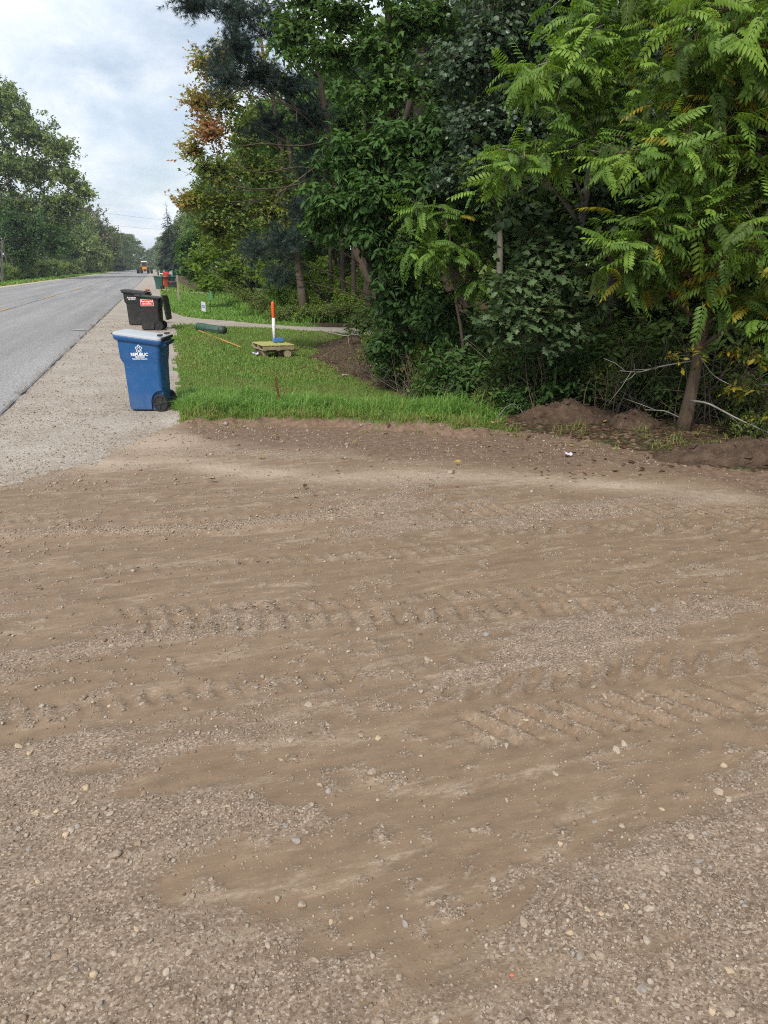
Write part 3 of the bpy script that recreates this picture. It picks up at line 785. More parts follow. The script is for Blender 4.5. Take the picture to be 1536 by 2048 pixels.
lawn_patch(9000, 0.0, 4.5, 62, 130, 0.18, 0.09, 0.7, 0.4)
# straw-like torn sod along the dug edge, and sparse blades in the shoulder
lawn_patch(14000, 0.05, 5.0, 8.0, 10.9, 0.20, 0.006, 1.5, 1.3, lambda x, y: np.exp(-((y - apron_edge(x) - 0.05) / 0.22) ** 2), lambda x, y: 0.06 + 0.35 * fbm(x * 3, y * 3, 2, 105), 0.03)
lawn_patch(9000, 0.3, 6.0, 6.8, 10.2, 0.11, 0.006, 1.6, 1.2, lambda x, y: 0.55 * np.exp(-((y - apron_edge(x) + 0.05) / 0.25) ** 2) * sstep(0.5, 0.65, fbm(x * 2, y * 2, 3, 106)), lambda x, y: 0.08 + 0.35 * fbm(x * 3, y * 3, 2, 105), 0.035, 2)
lawn_patch(16000, 3.6, 11, 28, 66, 0.38, 0.05, 0.6, 0.6, None, lambda x, y: 0.5 + 0.3 * fbm(x, y, 2, 107), 0.12, 4)
lawn_patch(2600, 4.4, 8.5, 6.6, 11, 0.17, 0.006, 1.2, 1.2, lambda x, y: sstep(0.52, 0.62, fbm(x * 1.6, y * 1.6, 3, 108)), lambda x, y: 0.0 + 0.5 * fbm(x, y, 2, 107), 0.05, 4)
lawn_patch(4500, 3.6, 6.4, 11, 24, 0.10, 0.010, 0.8, 0.8, lambda x, y: 0.35 * sstep(0.42, 0.6, fbm(x * 1.2, y * 1.2, 3, 110)), lambda x, y: 0.12 + 0.4 * fbm(x, y, 2, 107), 0.06, 4)
grass = lawn_g.build('grass', GRASS)
tag(grass, 'green grass of the lawn, long and floppy beside the blue bin', 'grass', kind='stuff')
vg = Geo()
x, y = cand(16000, -23, -15.9, 70, 330); k = in_lawn(x, y, 8); x, y = x[k], y[k]
V, T, A = blades(x, y, 0.35 * rng.uniform(0.5, 1.4, len(x)), 0.22, 0.55 + 0.3 * fbm(x * .5, y * .2, 2, 109) - 0.35 * (x > -17.0), 0.6, 0.4)
vg.add(V, T, A)
tag(vg.build('verge_grass', GRASS), 'bright green mown grass strip along the far side of the road', 'grass', kind='stuff')

# ------------------------------------------------------------------ wheeled bins
def rr(f, b, w, r, z, k=5, slope=0.0):
    pts = []
    for (cx, cy_, a0) in ((b - r, w - r, 0), (f + r, w - r, 90), (f + r, -w + r, 180), (b - r, -w + r, 270)):
        for i in range(k):
            a = R(a0 + 90 * i / (k - 1)); pts.append((cx + r * math.cos(a), cy_ + r * math.sin(a)))
    return np.array([(x, y, z + slope * x) for x, y in pts])
def eval_mesh(o):
    dg = bpy.context.evaluated_depsgraph_get()
    me = bpy.data.meshes.new_from_object(o.evaluated_get(dg))
    return me
def text_part(name, body, size, mat, parent, loc, rot, bold=0.0, shear=0.0, xs=1.0):
    cu = bpy.data.curves.new('lettering', 'FONT')
    cu.body = body; cu.size = size; cu.align_x = 'CENTER'; cu.align_y = 'CENTER'; cu.offset = bold; cu.shear = shear; cu.extrude = 0.0012
    t_ = bpy.data.objects.new('lettering', cu); col.objects.link(t_)
    bpy.context.view_layer.update()
    me = eval_mesh(t_); bpy.data.objects.remove(t_); bpy.data.curves.remove(cu)
    me.materials.clear()
    o = link(name, me, mat, parent); o.location = loc; o.rotation_euler = rot; o.scale = (xs, 1, 1)
    return o
BODY_RINGS = [(0.02, -0.295, 0.245, 0.225, .06), (0.035, -0.318, 0.270, 0.245, .07), (0.06, -0.323, 0.275, 0.250, .07), (0.35, -0.331, 0.282, 0.258, .075), (0.665, -0.341, 0.290, 0.272, .08),
              (0.69, -0.346, 0.292, 0.275, .08), (0.725, -0.372, 0.297, 0.280, .075), (0.765, -0.388, 0.303, 0.288, .07), (0.985, -0.398, 0.318, 0.306, .07)]
SLOPE = -0.115
def ring_list():
    rings = []
    for z, f, b, w, r in BODY_RINGS:
        rings.append(rr(f, b, w, r, z, slope=SLOPE * (1 if z > 0.9 else 0)))
    for z, f, b, w, r in ((1.0, -0.375, 0.292, 0.28, .06), (0.765, -0.36, 0.277, 0.262, .06), (0.66, -0.300, 0.265, 0.248, .06), (0.45, -0.29, 0.255, 0.240, .06)):
        rings.append(rr(f, b, w, r, z, slope=SLOPE * (1 if z > 0.9 else 0)))
    return rings
def body_mesh():
    me = Geo().loft(ring_list()).mesh('body')
    o = link('body_tmp', me)
    cutters = []
    for sgn in (-1, 1):
        c_ = Geo()
        th = [R(a) for a in np.linspace(100, -20, 14)]
        prof = [(0.235 + 0.165 * math.cos(a), 0.125 + 0.175 * math.sin(a)) for a in [R(a) for a in np.linspace(180, 0, 14)]]
        prof = [(0.07, -0.1)] + prof + [(0.40, -0.1)]
        ring0 = np.array([(x, sgn * 0.205, z) for x, z in prof]); ring1 = np.array([(x, sgn * 0.45, z) for x, z in prof])
        if sgn < 0: ring0, ring1 = ring1, ring0
        c_.loft([ring0[::-1], ring1[::-1]])
        co = link('cut_tmp', c_.mesh('cut')); cutters.append(co)
        bm = bmesh.new(); bm.from_mesh(co.data); bmesh.ops.recalc_face_normals(bm, faces=bm.faces); bm.to_mesh(co.data); bm.free()
        md = o.modifiers.new('b', 'BOOLEAN'); md.operation = 'DIFFERENCE'; md.object = co; md.solver = 'EXACT'
    bm = bmesh.new(); bm.from_mesh(me); bmesh.ops.recalc_face_normals(bm, faces=bm.faces); bm.to_mesh(me); bm.free()
    bpy.context.view_layer.update()
    res = eval_mesh(o)
    for c_ in cutters + [o]: bpy.data.objects.remove(c_)
    res.polygons.foreach_set('use_smooth', np.ones(len(res.polygons), bool))
    try: res.set_sharp_from_angle(angle=R(32))
    except Exception: pass
    res.name = 'body'
    return res
BODY = body_mesh()
def hinged_lid_rings():
    rs = []
    for dz, ins, r in ((0.0, 0.0, .07), (0.022, 0.003, .07), (0.034, 0.022, .06), (0.046, 0.11, .05), (0.050, 0.20, .04)):
        rs.append(rr(-0.452 + ins, 0.352 - ins * 0.6, 0.338 - ins, r, 1.045 + dz, slope=SLOPE))
    return rs
BLACK = plastic_mat('black_plastic', (0.018, 0.018, 0.019), 0.5, 0.15, (0.17, 0.15, 0.13))
TYRE = plain_mat('wheel_black', (0.022, 0.022, 0.023), 0.6, 0.25, 20)
RIMM = plain_mat('wheel_rim', (0.030, 0.030, 0.032), 0.45, 0.2, 15)
WHITE_INK = plain_mat('white_ink', (0.78, 0.80, 0.82), 0.6, 0.04, 30)
def make_bin(name, loc, rotz, scale, body_mat, lid_mat, label, group=None, lid='closed', rim_mat=None, wheel_r=0.125):
    t = thing(name, (loc[0], loc[1], gz(*loc)), label, 'wheeled bin', group, R(rotz))
    t.scale = scale if isinstance(scale, tuple) else (scale,) * 3
    bme = BODY.copy(); bme.materials.clear()
    link('body', bme, body_mat, t)
    g = Geo()
    outer = [(0.972, -.405, .322, .310), (0.978, -.440, .350, .334), (1.030, -.452, .358, .342), (1.043, -.448, .355, .339), (1.043, -.40, .31, .30), (1.0, -.395, .305, .295)]
    g.loft([rr(f, b, w, .07, z, slope=SLOPE) for z, f, b, w in outer], cap=False)
    g.build('rim', rim_mat or body_mat, t, True)
    # webs below the rim at the handle end
    for s in (-1, 1):
        g = Geo(); g.loft([np.array([(0.30, s * 0.20, 0.90), (0.30, s * 0.22, 0.90), (0.30, s * 0.22, 0.965), (0.30, s * 0.20, 0.965)]),
                           np.array([(0.40, s * 0.20, 0.935), (0.40, s * 0.22, 0.935), (0.40, s * 0.22, 0.985), (0.40, s * 0.20, 0.985)])])
        g.build('handle_bracket', rim_mat or body_mat, t)
    g = Geo(); g.tube([(0.405, -0.24, 0.975), (0.405, 0.24, 0.975)], 0.016, 10); g.build('handle_bar', BLACK, t, True)
    if lid == 'closed':
        lo = Geo().loft(hinged_lid_rings()).build('lid', lid_mat, t, False)
        g = Geo()
        g.box((-0.455, 0, 1.085 + 0.0), (0.05, 0.36, 0.022), tint=.5); g.box((-0.40, -0.24, 1.098), (0.16, 0.05, 0.016), (0, 0.05, 0.1)); g.box((-0.40, 0.24, 1.098), (0.16, 0.05, 0.016), (0, 0.05, -0.1))
        g.build('lid_lip', BLACK, lo)
        for s in (-0.2, 0.2):
            for q in (0, 1):
                Geo().box((0.30 + 0.035 * q * 0, s + 0.055 * q, 1.074), (0.075, 0.022, 0.02)).build('hinge_knuckle', BLACK, lo)
        Geo().tube([(0.365, -0.3, 1.03), (0.365, 0.3, 1.03)], 0.02, 8).build('hinge_pin', BLACK, lo, True)
    else:
        # lid swung right over, hanging down behind the handle
        g = Geo()
        prof = [(0.36, 1.045), (0.40, 1.075), (0.435, 1.05), (0.455, 0.95), (0.475, 0.70), (0.505, 0.36), (0.525, 0.32)]
        outl = []
        for i, (x, z) in enumerate(prof):
            w = [0.20, 0.25, 0.31, 0.33, 0.33, 0.32, 0.29][i]; th_ = [0.015, 0.02, 0.03, 0.045, 0.055, 0.05, 0.02][i]
            outl.append(np.array([(x - th_ * 0.3, -w, z), (x + th_ * 0.7, -w + 0.03, z + 0.004), (x + th_ * 0.7, w - 0.03, z + 0.004), (x - th_ * 0.3, w, z)]))
        g.loft(outl); lo = g.build('lid', lid_mat, t, False)
    g = Geo(); g.tube([(0.235, -0.235, 0.125), (0.235, 0.235, 0.125)], 0.012, 8); g.build('axle', RIMM, t, True)
    for s in (-1, 1):
        yc = s * 0.262
        w = Geo().lathe([(wheel_r * .80, -.028), (wheel_r * .95, -.034), (wheel_r, -.020), (wheel_r, .020), (wheel_r * .95, .034), (wheel_r * .80, .028), (wheel_r * .80, -.028)], 36, 'y', (0.235, yc, wheel_r), closed=True).build('wheel', TYRE, t, True)
        g = Geo()
        g.lathe([(wheel_r * .80, -.014), (wheel_r * .80, .014)], 30, 'y', (0.235, yc, wheel_r)).build('rim', RIMM, w)
        for q in range(6):
            a = q * math.pi / 3 + 0.2
            Geo().box((0.235 + math.cos(a) * wheel_r * .47, yc + s * 0.020, wheel_r + math.sin(a) * wheel_r * .47), (wheel_r * .72, 0.016, 0.020), (0, -a, 0)).build('spoke', RIMM, w)
        Geo().lathe([(0.030, -.032), (0.030, .028), (0.018, .034)] if s > 0 else [(0.018, -.034), (0.030, -.028), (0.030, .032)], 14, 'y', (0.235, yc, wheel_r)).build('hub', RIMM, w, True)
    return t
BLUE = plastic_mat('blue_plastic', (0.012, 0.085, 0.245), 0.42, 0.16, (0.26, 0.25, 0.24))
GREY_SHEEN = plastic_mat('grey_sky_sheen', (0.40, 0.42, 0.445), 0.35, 0.10, (0.2, 0.2, 0.2))  # on the blue bin: sky reflection of a black lid painted as pale grey
DGREEN = plastic_mat('dark_green_plastic', (0.016, 0.075, 0.062), 0.5, 0.2, (0.20, 0.22, 0.2))
REDP = plastic_mat('red_plastic', (0.38, 0.050, 0.016), 0.5, 0.2)

bx_, by_ = (-0.35, 11.26)
blue_bin = make_bin('recycling_bin', (bx_ + 0.10, by_ + 0.24), -17, (0.87, 0.88, 1.03), BLUE, GREY_SHEEN, 'blue recycling bin with white logo standing on the gravel shoulder by long grass', 'bins along the road shoulder')
SIDE = (R(90 + 3.8), 0, 0)
def side_y(z): return -(0.288 + (z - 0.765) * 0.018 / 0.22) - 0.0025
text_part('lettering', 'REPUBLIC', 0.060, WHITE_INK, blue_bin, (-0.035, side_y(0.815), 0.815), SIDE, 0.0016, 0.0, 1.12)
text_part('lettering', 'SERVICES', 0.034, WHITE_INK, blue_bin, (-0.03, side_y(0.782), 0.782), SIDE, 0.0007, 0, 1.12)
text_part('lettering', 'RepublicServices.com', 0.0285, WHITE_INK, blue_bin, (-0.035, -0.2895, 0.755), (R(97), 0, 0), 0.0007)
def strip2d(g, pts, w):
    pts = np.asarray(pts, float); tg = unit(np.gradient(pts, axis=0)); nn = np.stack([-tg[:, 1], tg[:, 0]], 1)
    a, b = pts + nn * w / 2, pts - nn * w / 2
    n = len(pts); V = np.concatenate([a, b]); V = np.concatenate([V, np.zeros((2 * n, 1))], 1)
    g.quads(V, [[i, i + 1, i + 1 + n, i + n] for i in range(n - 1)])
g = Geo()
for k in range(5):
    a = R(90 + 72 * k); c0 = np.array([math.cos(a), math.sin(a)]) * 0.037
    th = np.linspace(a + R(200), a - R(100), 16)
    ring = np.stack([c0[0] + 0.0165 * np.cos(th), c0[1] + 0.0165 * np.sin(th)], 1)
    a2 = a - R(72); tail = np.array([[math.cos(a2) * 0.024, math.sin(a2) * 0.024]])
    strip2d(g, np.concatenate([ring, tail]), 0.0085)
lg = g.build('logo', WHITE_INK, blue_bin); lg.location = (-0.035, side_y(0.89) - 0.001, 0.895); lg.rotation_euler = SIDE
bm = bmesh.new(); bm.from_mesh(lg.data); bmesh.ops.solidify(bm, geom=bm.faces[:], thickness=0.0015); bm.to_mesh(lg.data); bm.free()

bx_, by_ = (-0.28, 26.58)
bin_r = make_bin('trash_bin', (bx_, by_ + 0.1), -14, 1.06, BLACK, BLACK, 'black bin with a red sticker and its lid hanging open behind', 'bins along the road shoulder', 'open', None, 0.14)
STK = plain_mat('red_sticker', (0.60, 0.032, 0.028), 0.5, 0.06, 10)
g = Geo(); g.box((0, 0, 0), (0.40, 0.0026, 0.215)); s_ = g.build('sticker', WHITE_INK, bin_r); s_.location = (-0.06, -0.2995, 0.858); s_.rotation_euler = (R(3.8), 0, 0)
g = Geo(); g.box((0, 0, 0), (0.378, 0.0026, 0.195)); q_ = g.build('red_field', STK, s_); q_.location = (0, -0.0012, 0)
STX = (R(90), 0, 0)
text_part('lettering', 'Aero', 0.085, WHITE_INK, s_, (-0.105, -0.0028, 0.038), STX, 0.002, 0.25)
text_part('lettering', 'gold', 0.085, WHITE_INK, s_, (0.105, -0.0028, 0.038), STX, 0.002, 0.15)
text_part('lettering', '800-768-9952', 0.05, WHITE_INK, s_, (-0.005, -0.0028, -0.042), STX, 0.0014, 0.15)
YDOT = plain_mat('yellow_ink', (0.62, 0.55, 0.05), 0.6, 0.05)
g = Geo(); g.lathe([(0.028, -.001), (0.028, .001)], 16, 'y'); d_ = g.build('emblem', YDOT, s_); d_.location = (0.012, -0.0028, 0.033)
bx_, by_ = (-0.76, 28.79)
bin_l = make_bin('trash_bin', (bx_, by_ + 0.35), -12, 1.12, BLACK, BLACK, 'black bin with white lettering, half hidden behind the bin with the red sticker', 'bins along the road shoulder')
text_part('lettering', 'Aerogold', 0.075, WHITE_INK, bin_l, (-0.14, side_y(0.875), 0.875), SIDE, 0.0016, 0.3)
text_part('lettering', '800-768-9952', 0.04, WHITE_INK, bin_l, (-0.13, side_y(0.82), 0.82), SIDE, 0.0012, 0.3)
Geo().box((0.36, -0.12, 1.105), (0.10, 0.22, 0.045), (0, 0.1, 0)).build('lid_tab', REDP, bin_l, bevel=0.006)['label'] = 'red tab at the hinge end'

bx_, by_ = (0.12, 76.05); make_bin('trash_bin', (bx_, by_), -8, 1.08, DGREEN, DGREEN, 'dark green bin beside the shoulder, the nearer and left of the far pair', 'bins along the road shoulder')
bx_, by_ = (1.32, 80.22); make_bin('trash_bin', (bx_, by_), 20, 1.08, DGREEN, DGREEN, 'dark green bin behind the mailbox, right of the orange red bin', 'bins along the road shoulder')
bx_, by_ = (0.72, 79.45); make_bin('trash_bin', (bx_, by_ + 0.5), -75, 1.0, REDP, REDP, 'orange red bin squeezed between the two dark green bins', 'bins along the road shoulder')
bx_, by_ = (1.52, 149.11); make_bin('trash_bin', (bx_, by_ + 2), -12, 1.05, REDP, GREY_SHEEN, 'red bin with pale lid far along the shoulder beyond the green bins', 'bins along the road shoulder')
make_bin('trash_bin', (-15.9, 440), -12, 1.15, BLACK, BLACK, 'tiny black bin on the far left verge in the distance', 'bins on the far verge')
make_bin('trash_bin', (-15.8, 500), -12, 1.15, DGREEN, DGREEN, 'tiny green bin on the far left verge just beyond the black one', 'bins on the far verge')

# ------------------------------------------------------------------ mailbox, stakes, signs
WOODG = bark_mat('weathered_wood', (0.20, 0.165, 0.125), (0.40, 0.35, 0.28), (25, 25, 3), 0.006)
DARKM = plain_mat('dark_metal', (0.022, 0.022, 0.028), 0.45, 0.2, 10, 0.4)
mx, my = (1.16, 49.03)
t = thing('mailbox', (mx, my, gz(mx, my)), 'black mailbox on a weathered wooden post standing in the lawn', 'mailbox')
Geo().box((0, 0, 0.78), (0.115, 0.115, 1.56), (0, 0.012, 0.1)).build('post', WOODG, t, bevel=0.01)
Geo().box((-0.22, 0, 0.955), (0.62, 0.09, 0.05)).build('arm', WOODG, t, bevel=0.005)
g = Geo()
prof = [(-0.115, 0.985), (-0.115, 1.13)] + [(-0.115 * math.cos(a), 1.13 + 0.10 * math.sin(a)) for a in np.linspace(0.3, math.pi - 0.3, 8)] + [(0.115, 1.13), (0.115, 0.985)]
g.loft([np.array([(-0.60, y, z) for y, z in prof]), np.array([(-0.08, y, z) for y, z in prof])]); bxo = g.build('box', DARKM, t)
Geo().box((-0.606, 0, 1.08), (0.012, 0.20, 0.19)).build('door', DARKM, bxo)
Geo().box((-0.40, -0.122, 1.15), (0.10, 0.006, 0.05)).build('flag', STK, bxo)
sx, sy = (2.02, 33.24)
t = thing('marker_stake', (sx, sy, gz(sx, sy)), 'dark metal stake leaning in the lawn with a teal number plate on top', 'stake')
Geo().tube([(0, 0, -0.05), (0.10, 0, 1.12)], 0.014, 6).build('post', DARKM, t)
Geo().box((0.085, -0.02, 0.93), (0.06, 0.012, 0.36), (0, 0.085, 0)).build('number_plate', plain_mat('teal', (0.05, 0.30, 0.26), 0.4), t)
sx, sy = (1.90, 35.48)
t = thing('yard_sign', (sx, sy, gz(sx, sy)), 'small white and violet yard sign on wire legs in the lawn', 'sign', rotz=R(-68))
SGN = plain_mat('sign_white', (0.55, 0.55, 0.62), 0.5, 0.05)
Geo().box((0, 0, 0.36), (0.42, 0.008, 0.42), (0, 0.08, 0)).build('panel', SGN, t)
for z, w in ((0.40, 0.34), (0.33, 0.26)): Geo().box((0, -0.006, z), (w, 0.004, 0.05), (0, 0.08, 0)).build('printed_line', plain_mat('violet_ink', (0.18, 0.17, 0.38), 0.6), t)
for s in (-0.12, 0.12): Geo().tube([(s, 0, -0.05), (s, 0, 0.2)], 0.004, 5).build('wire_leg', DARKM, t)

# lying green plastic post and orange lath
ax, ay = (1.15, 25.94); bx_, by_ = (1.85, 24.33)
za, zb = gz(ax, ay) + 0.13, gz(bx_, by_) + 0.13
d = np.array([bx_ - ax, by_ - ay, zb - za]); Ln = np.linalg.norm(d); d = d / Ln
t = thing('drain_pipe', (ax, ay, za - 0.13), 'ribbed dark green plastic tube lying on the mown grass', 'pipe')
GTUBE = plastic_mat('green_tube', (0.018, 0.080, 0.052), 0.5, 0.15)
O = np.array([0, 0, 0.13])
def ptl(s): return O + d * s
prof_s = [0.0]; prof_r = [0.105]
g = Geo(); g.tube([ptl(0), ptl(Ln)], 0.118, 18); g.build('tube', GTUBE, t, True)
for s in (0.06, 0.22, 0.40, 0.58):
    Geo().tube([ptl(s - 0.035), ptl(s - 0.02), ptl(s + 0.02), ptl(s + 0.035)], [0.118, 0.137, 0.137, 0.118], 18).build('collar', GTUBE, t, True)
for k in range(8):
    a = k * math.pi / 4; u1 = np.cross(d, [0, 0, 1]); u1 /= np.linalg.norm(u1); u2 = np.cross(d, u1)
    off = (u1 * math.cos(a) + u2 * math.sin(a)) * 0.119
    Geo().tube([ptl(0.65) + off, ptl(Ln - 0.12) + off], 0.010, 5).build('rib', GTUBE, t)
Geo().tube([ptl(Ln - 0.10), ptl(Ln + 0.05)], [0.135, 0.13], 18).build('end_cap', plastic_mat('tube_cap', (0.02, 0.045, 0.035), 0.5, 0.1), t, True)
ax, ay = (1.15, 25.32); bx_, by_ = (2.07, 21.25)
g = Geo(); za, zb = gz(ax, ay) + 0.05, gz(bx_, by_) + 0.05
c_ = ((ax + bx_) / 2, (ay + by_) / 2, (za + zb) / 2)
g.box((0, 0, 0), (math.hypot(bx_ - ax, by_ - ay), 0.045, 0.022), (0, math.atan2(za - zb, math.hypot(bx_ - ax, by_ - ay)), math.atan2(by_ - ay, bx_ - ax)))
ORL = bark_mat('orange_lath', (0.50, 0.22, 0.05), (0.60, 0.36, 0.16), (4, 4, 4), 0.003)
o = g.build('survey_lath', ORL, None, bevel=0.003); o.location = c_
tag(o, 'thin orange wooden lath lying in the grass beside the green tube', 'lath')

# pallet on logs with a marker post
pcx, pcy = (2.84, 20.17)
pz = gz(pcx, pcy)
PR = R(14)
WOODP = bark_mat('pallet_wood', (0.25, 0.19, 0.12), (0.44, 0.37, 0.25), (6, 40, 40), 0.004)
WOODD = bark_mat('dark_wood', (0.07, 0.05, 0.035), (0.16, 0.12, 0.085), (6, 30, 30), 0.006)
m, N, L, o_ = new_mat('yellow_paint')
f = n_noise(N, L, n_coord(N, L, (3, 12, 3), obj=True), 2.0, 5, 0.7)
principled(N, L, o_, n_mix(N, L, n_ramp(N, L, f, [(0.45, 0.0), (0.62, 1.0)]), (0.44, 0.42, 0.12), (0.30, 0.265, 0.165)), 0.7, None, 0.3); YP = m
logs = []
for k, (lx, ly, lr, ll, la) in enumerate(((0.26, -0.30, 0.105, 0.36, 78), (-0.30, 0.05, 0.10, 0.64, 84), (0.28, 0.27, 0.10, 0.42, 80))):
    wx_ = pcx + math.cos(PR) * lx - math.sin(PR) * ly; wy_ = pcy + math.sin(PR) * lx + math.cos(PR) * ly
    a = PR + R(la); z0 = gz(wx_, wy_) + lr - 0.01
    t = thing('log', (wx_, wy_, z0 - lr), ['short sawn log with its pale end showing under the pallet', 'short dark log under the lawn end of the pallet', 'short dark log under the far corner of the pallet'][k], 'log')
    dv = np.array([math.cos(a), math.sin(a), 0]) * ll / 2
    Geo().tube([np.array([0, 0, lr]) - dv, np.array([0, 0, lr]) + dv], lr, 14, cap=False).build('bark', WOODD, t, True)
    for s in (-1, 1): Geo().tube([np.array([0, 0, lr]) + s * dv * 0.97, np.array([0, 0, lr]) + s * dv * 1.004], lr * 0.93, 14).build('sawn_end', WOODP, t)
t = thing('wooden_pallet', (pcx, pcy, pz + 0.20), 'wooden pallet with yellow painted deck resting on short logs', 'pallet', rotz=PR)
t.rotation_euler = (R(2), R(1.5), PR); t.scale = (0.80, 0.82, 0.95)
for k in range(8):
    Geo().box((-0.50 + k * 0.143, 0, 0.137 + 0.003 * (k % 3)), (0.118, 1.02, 0.022), (0, 0, 0.008 * ((k * 7) % 5 - 2))).build('deck_board', YP, t, bevel=0.003)
for s in (-0.47, 0, 0.47): Geo().box((0, s, 0.068), (1.10, 0.045, 0.108)).build('stringer', WOODP, t, bevel=0.003)
for s in (-0.48, 0.0, 0.48): Geo().box((s, 0, 0.003), (0.11, 1.0, 0.02)).build('bottom_board', WOODP, t, bevel=0.003)
g = Geo(); g.box((0, 0, 0), (0.92, 0.14, 0.05)); o = g.build('dark_plank', WOODD, None, bevel=0.006); o.location = (pcx + 0.20, pcy - 0.26, pz + 0.168); o.rotation_euler = (0, R(1.0), PR + R(-3))
tag(o, 'dark rough plank lying under the near side of the pallet', 'plank')
mx, my = pcx + 0.08, pcy + 0.22
t = thing('marker_post', (mx, my, pz + 0.358), 'white marker post with orange top standing on the yellow pallet', 'marker post')
WHT = plastic_mat('white_plastic', (0.72, 0.72, 0.70), 0.4, 0.12); ORG = plastic_mat('orange_plastic', (0.70, 0.10, 0.02), 0.45, 0.05)
Geo().lathe([(0.043, 0.0), (0.043, 0.66)], 16).build('tube', WHT, t, True)
Geo().lathe([(0.044, 0.64), (0.047, 0.65), (0.047, 1.0), (0.038, 1.05), (0.016, 1.065)], 16).build('orange_sleeve', ORG, t, True)
Geo().box((0.10, -0.02, 0.05), (0.30, 0.19, 0.10), (0, 0, 0.2), taper=0.85).build('blue_foot', plastic_mat('blue_foot', (0.03, 0.16, 0.42), 0.45, 0.1), t, bevel=0.012)
Geo().lathe([(0.0432, 0.40), (0.0455, 0.402), (0.0455, 0.43), (0.0432, 0.432)], 16).build('band', WHT, t)

# ------------------------------------------------------------------ tractor far down the road
TY = plain_mat('tractor_yellow', (0.58, 0.27, 0.03), 0.45, 0.1, 4); TW = plain_mat('tractor_roof', (0.75, 0.74, 0.70), 0.4, 0.05)
TG = plain_mat('tractor_glass', (0.03, 0.04, 0.045), 0.15, 0.1); TT = plain_mat('tractor_tyre', (0.02, 0.02, 0.021), 0.8, 0.2, 6)
t = thing('farm_tractor', (-3.55, 246, 0.03), 'orange yellow tractor on wide dual wheels with a white cab roof driving away', 'tractor')
g = Geo(); g.box((0, 0.2, 1.35), (1.5, 4.0, 0.9)); g.box((0, -1.7, 1.05), (1.0, 0.8, 0.9)); g.box((0, 2.6, 1.5), (1.0, 2.2, 0.9)); g.build('body', TY, t, bevel=0.08)
Geo().box((0, -1.95, 1.55), (1.45, 0.5, 0.85), taper=0.9).build('rear_panel', TY, t, bevel=0.05)
Geo().box((0, -2.12, 1.0), (0.6, 0.3, 0.5)).build('hitch', DARKM, t, bevel=0.03)
Geo().box((0, 0.3, 2.55), (1.65, 1.8, 1.5), taper=0.92).build('cab', TG, t, bevel=0.06)
for sx in (-0.80, 0.80):
    for sy in (-0.6, 1.2): Geo().box((sx * 0.99, sy, 2.55), (0.10, 0.12, 1.55)).build('cab_pillar', TY, t)
Geo().box((0, 0.3, 3.40), (1.9, 2.2, 0.26), taper=0.9).build('cab_roof', TW, t, bevel=0.05)
for sx in (-0.62, 0.62): Geo().box((sx, -0.84, 3.36), (0.4, 0.08, 0.16)).build('work_light', TW, t)
for sx in (-1, 1): Geo().box((sx * 1.0, -0.9, 1.95), (0.55, 1.6, 0.08)).build('mudguard', TY, t, bevel=0.02)
for sx in (-1, 1):
    for xx, r_, yy in ((0.98, 0.92, -1.0), (1.98, 0.92, -1.0), (1.0, 0.85, 2.6), (1.95, 0.85, 2.6)):
        w = Geo().lathe([(r_ * .55, -.34), (r_ * .92, -.36), (r_, -.26), (r_, .26), (r_ * .92, .36), (r_ * .55, .34), (r_ * .55, -.34)], 22, 'x', (sx * xx, yy, r_), closed=True).build('wheel', TT, t)
        Geo().lathe([(r_ * .56, -.2), (r_ * .56, .2)], 18, 'x', (sx * xx, yy, r_)).build('rim', TY, w)
    Geo().box((sx * 1.45, -1.0, 0.95), (1.3, 0.16, 0.16)).build('axle', DARKM, t)
# small far things beside the shoulder
mx, my = (3.54, 228.66)
o = Geo().box((0, 0, 0.75), (0.32, 0.10, 1.5)).build('utility_marker', plain_mat('teal_marker', (0.03, 0.28, 0.25), 0.5), None, bevel=0.03); o.location = (mx, 118, 0); o.location.x = 2.1
tag(o, 'teal utility marker post standing by the dark shrub beyond the bins', 'marker post')
t = thing('newspaper_box', (1.35, 108, 0), 'red box with a grey end on a post beyond the far bins', 'mailbox')
Geo().box((0, 0, 0.5), (0.1, 0.1, 1.0)).build('post', WOODG, t); Geo().box((-0.1, 0, 1.15), (0.65, 0.4, 0.34)).build('box', STK, t, bevel=0.02); Geo().box((0.42, 0, 1.2), (0.36, 0.42, 0.42)).build('grey_end', GREY_SHEEN, t, bevel=0.04)
t = thing('white_trestle', (0.95, 170, 0), 'small white wooden frame standing on the far grass', 'frame')
for sx in (-0.5, 0.5): Geo().box((sx, 0, 0.7), (0.12, 0.1, 1.4)).build('post', WHT, t)
Geo().box((0, 0, 0.62), (1.0, 0.06, 0.25)).build('board', WHT, t)

# scraps of litter
def scrap(u_x, u_y, s, label):
    r_ = np.random.default_rng(int(u_x * 100))
    V = np.array([(i - 2, j - 2, 0) for j in range(5) for i in range(5)], float) * s / 4
    V[:, 2] = r_.uniform(0.0, 0.55, 25) * s; V[:, :2] += r_.normal(0, s * 0.06, (25, 2))
    g = Geo(); g.quads(V, [[j * 5 + i, j * 5 + i + 1, j * 5 + i + 6, j * 5 + i + 5] for j in range(4) for i in range(4)])
    o = g.build('crumpled_paper', SGN, None, False); o.location = (u_x, u_y, gz(u_x, u_y) + 0.01); tag(o, label, 'litter', 'scraps of white litter')
    bm = bmesh.new(); bm.from_mesh(o.data); bmesh.ops.solidify(bm, geom=bm.faces[:], thickness=0.003); bm.to_mesh(o.data); bm.free()
x_, y_ = (4.32, 7.11); scrap(x_, y_, 0.065, 'crumpled pale scrap on the dark soil near the dirt heaps')
x_, y_ = (2.39, 20.03); scrap(x_ - 0.05, y_, 0.16, 'white scrap in the grass at the lawn end of the pallet')
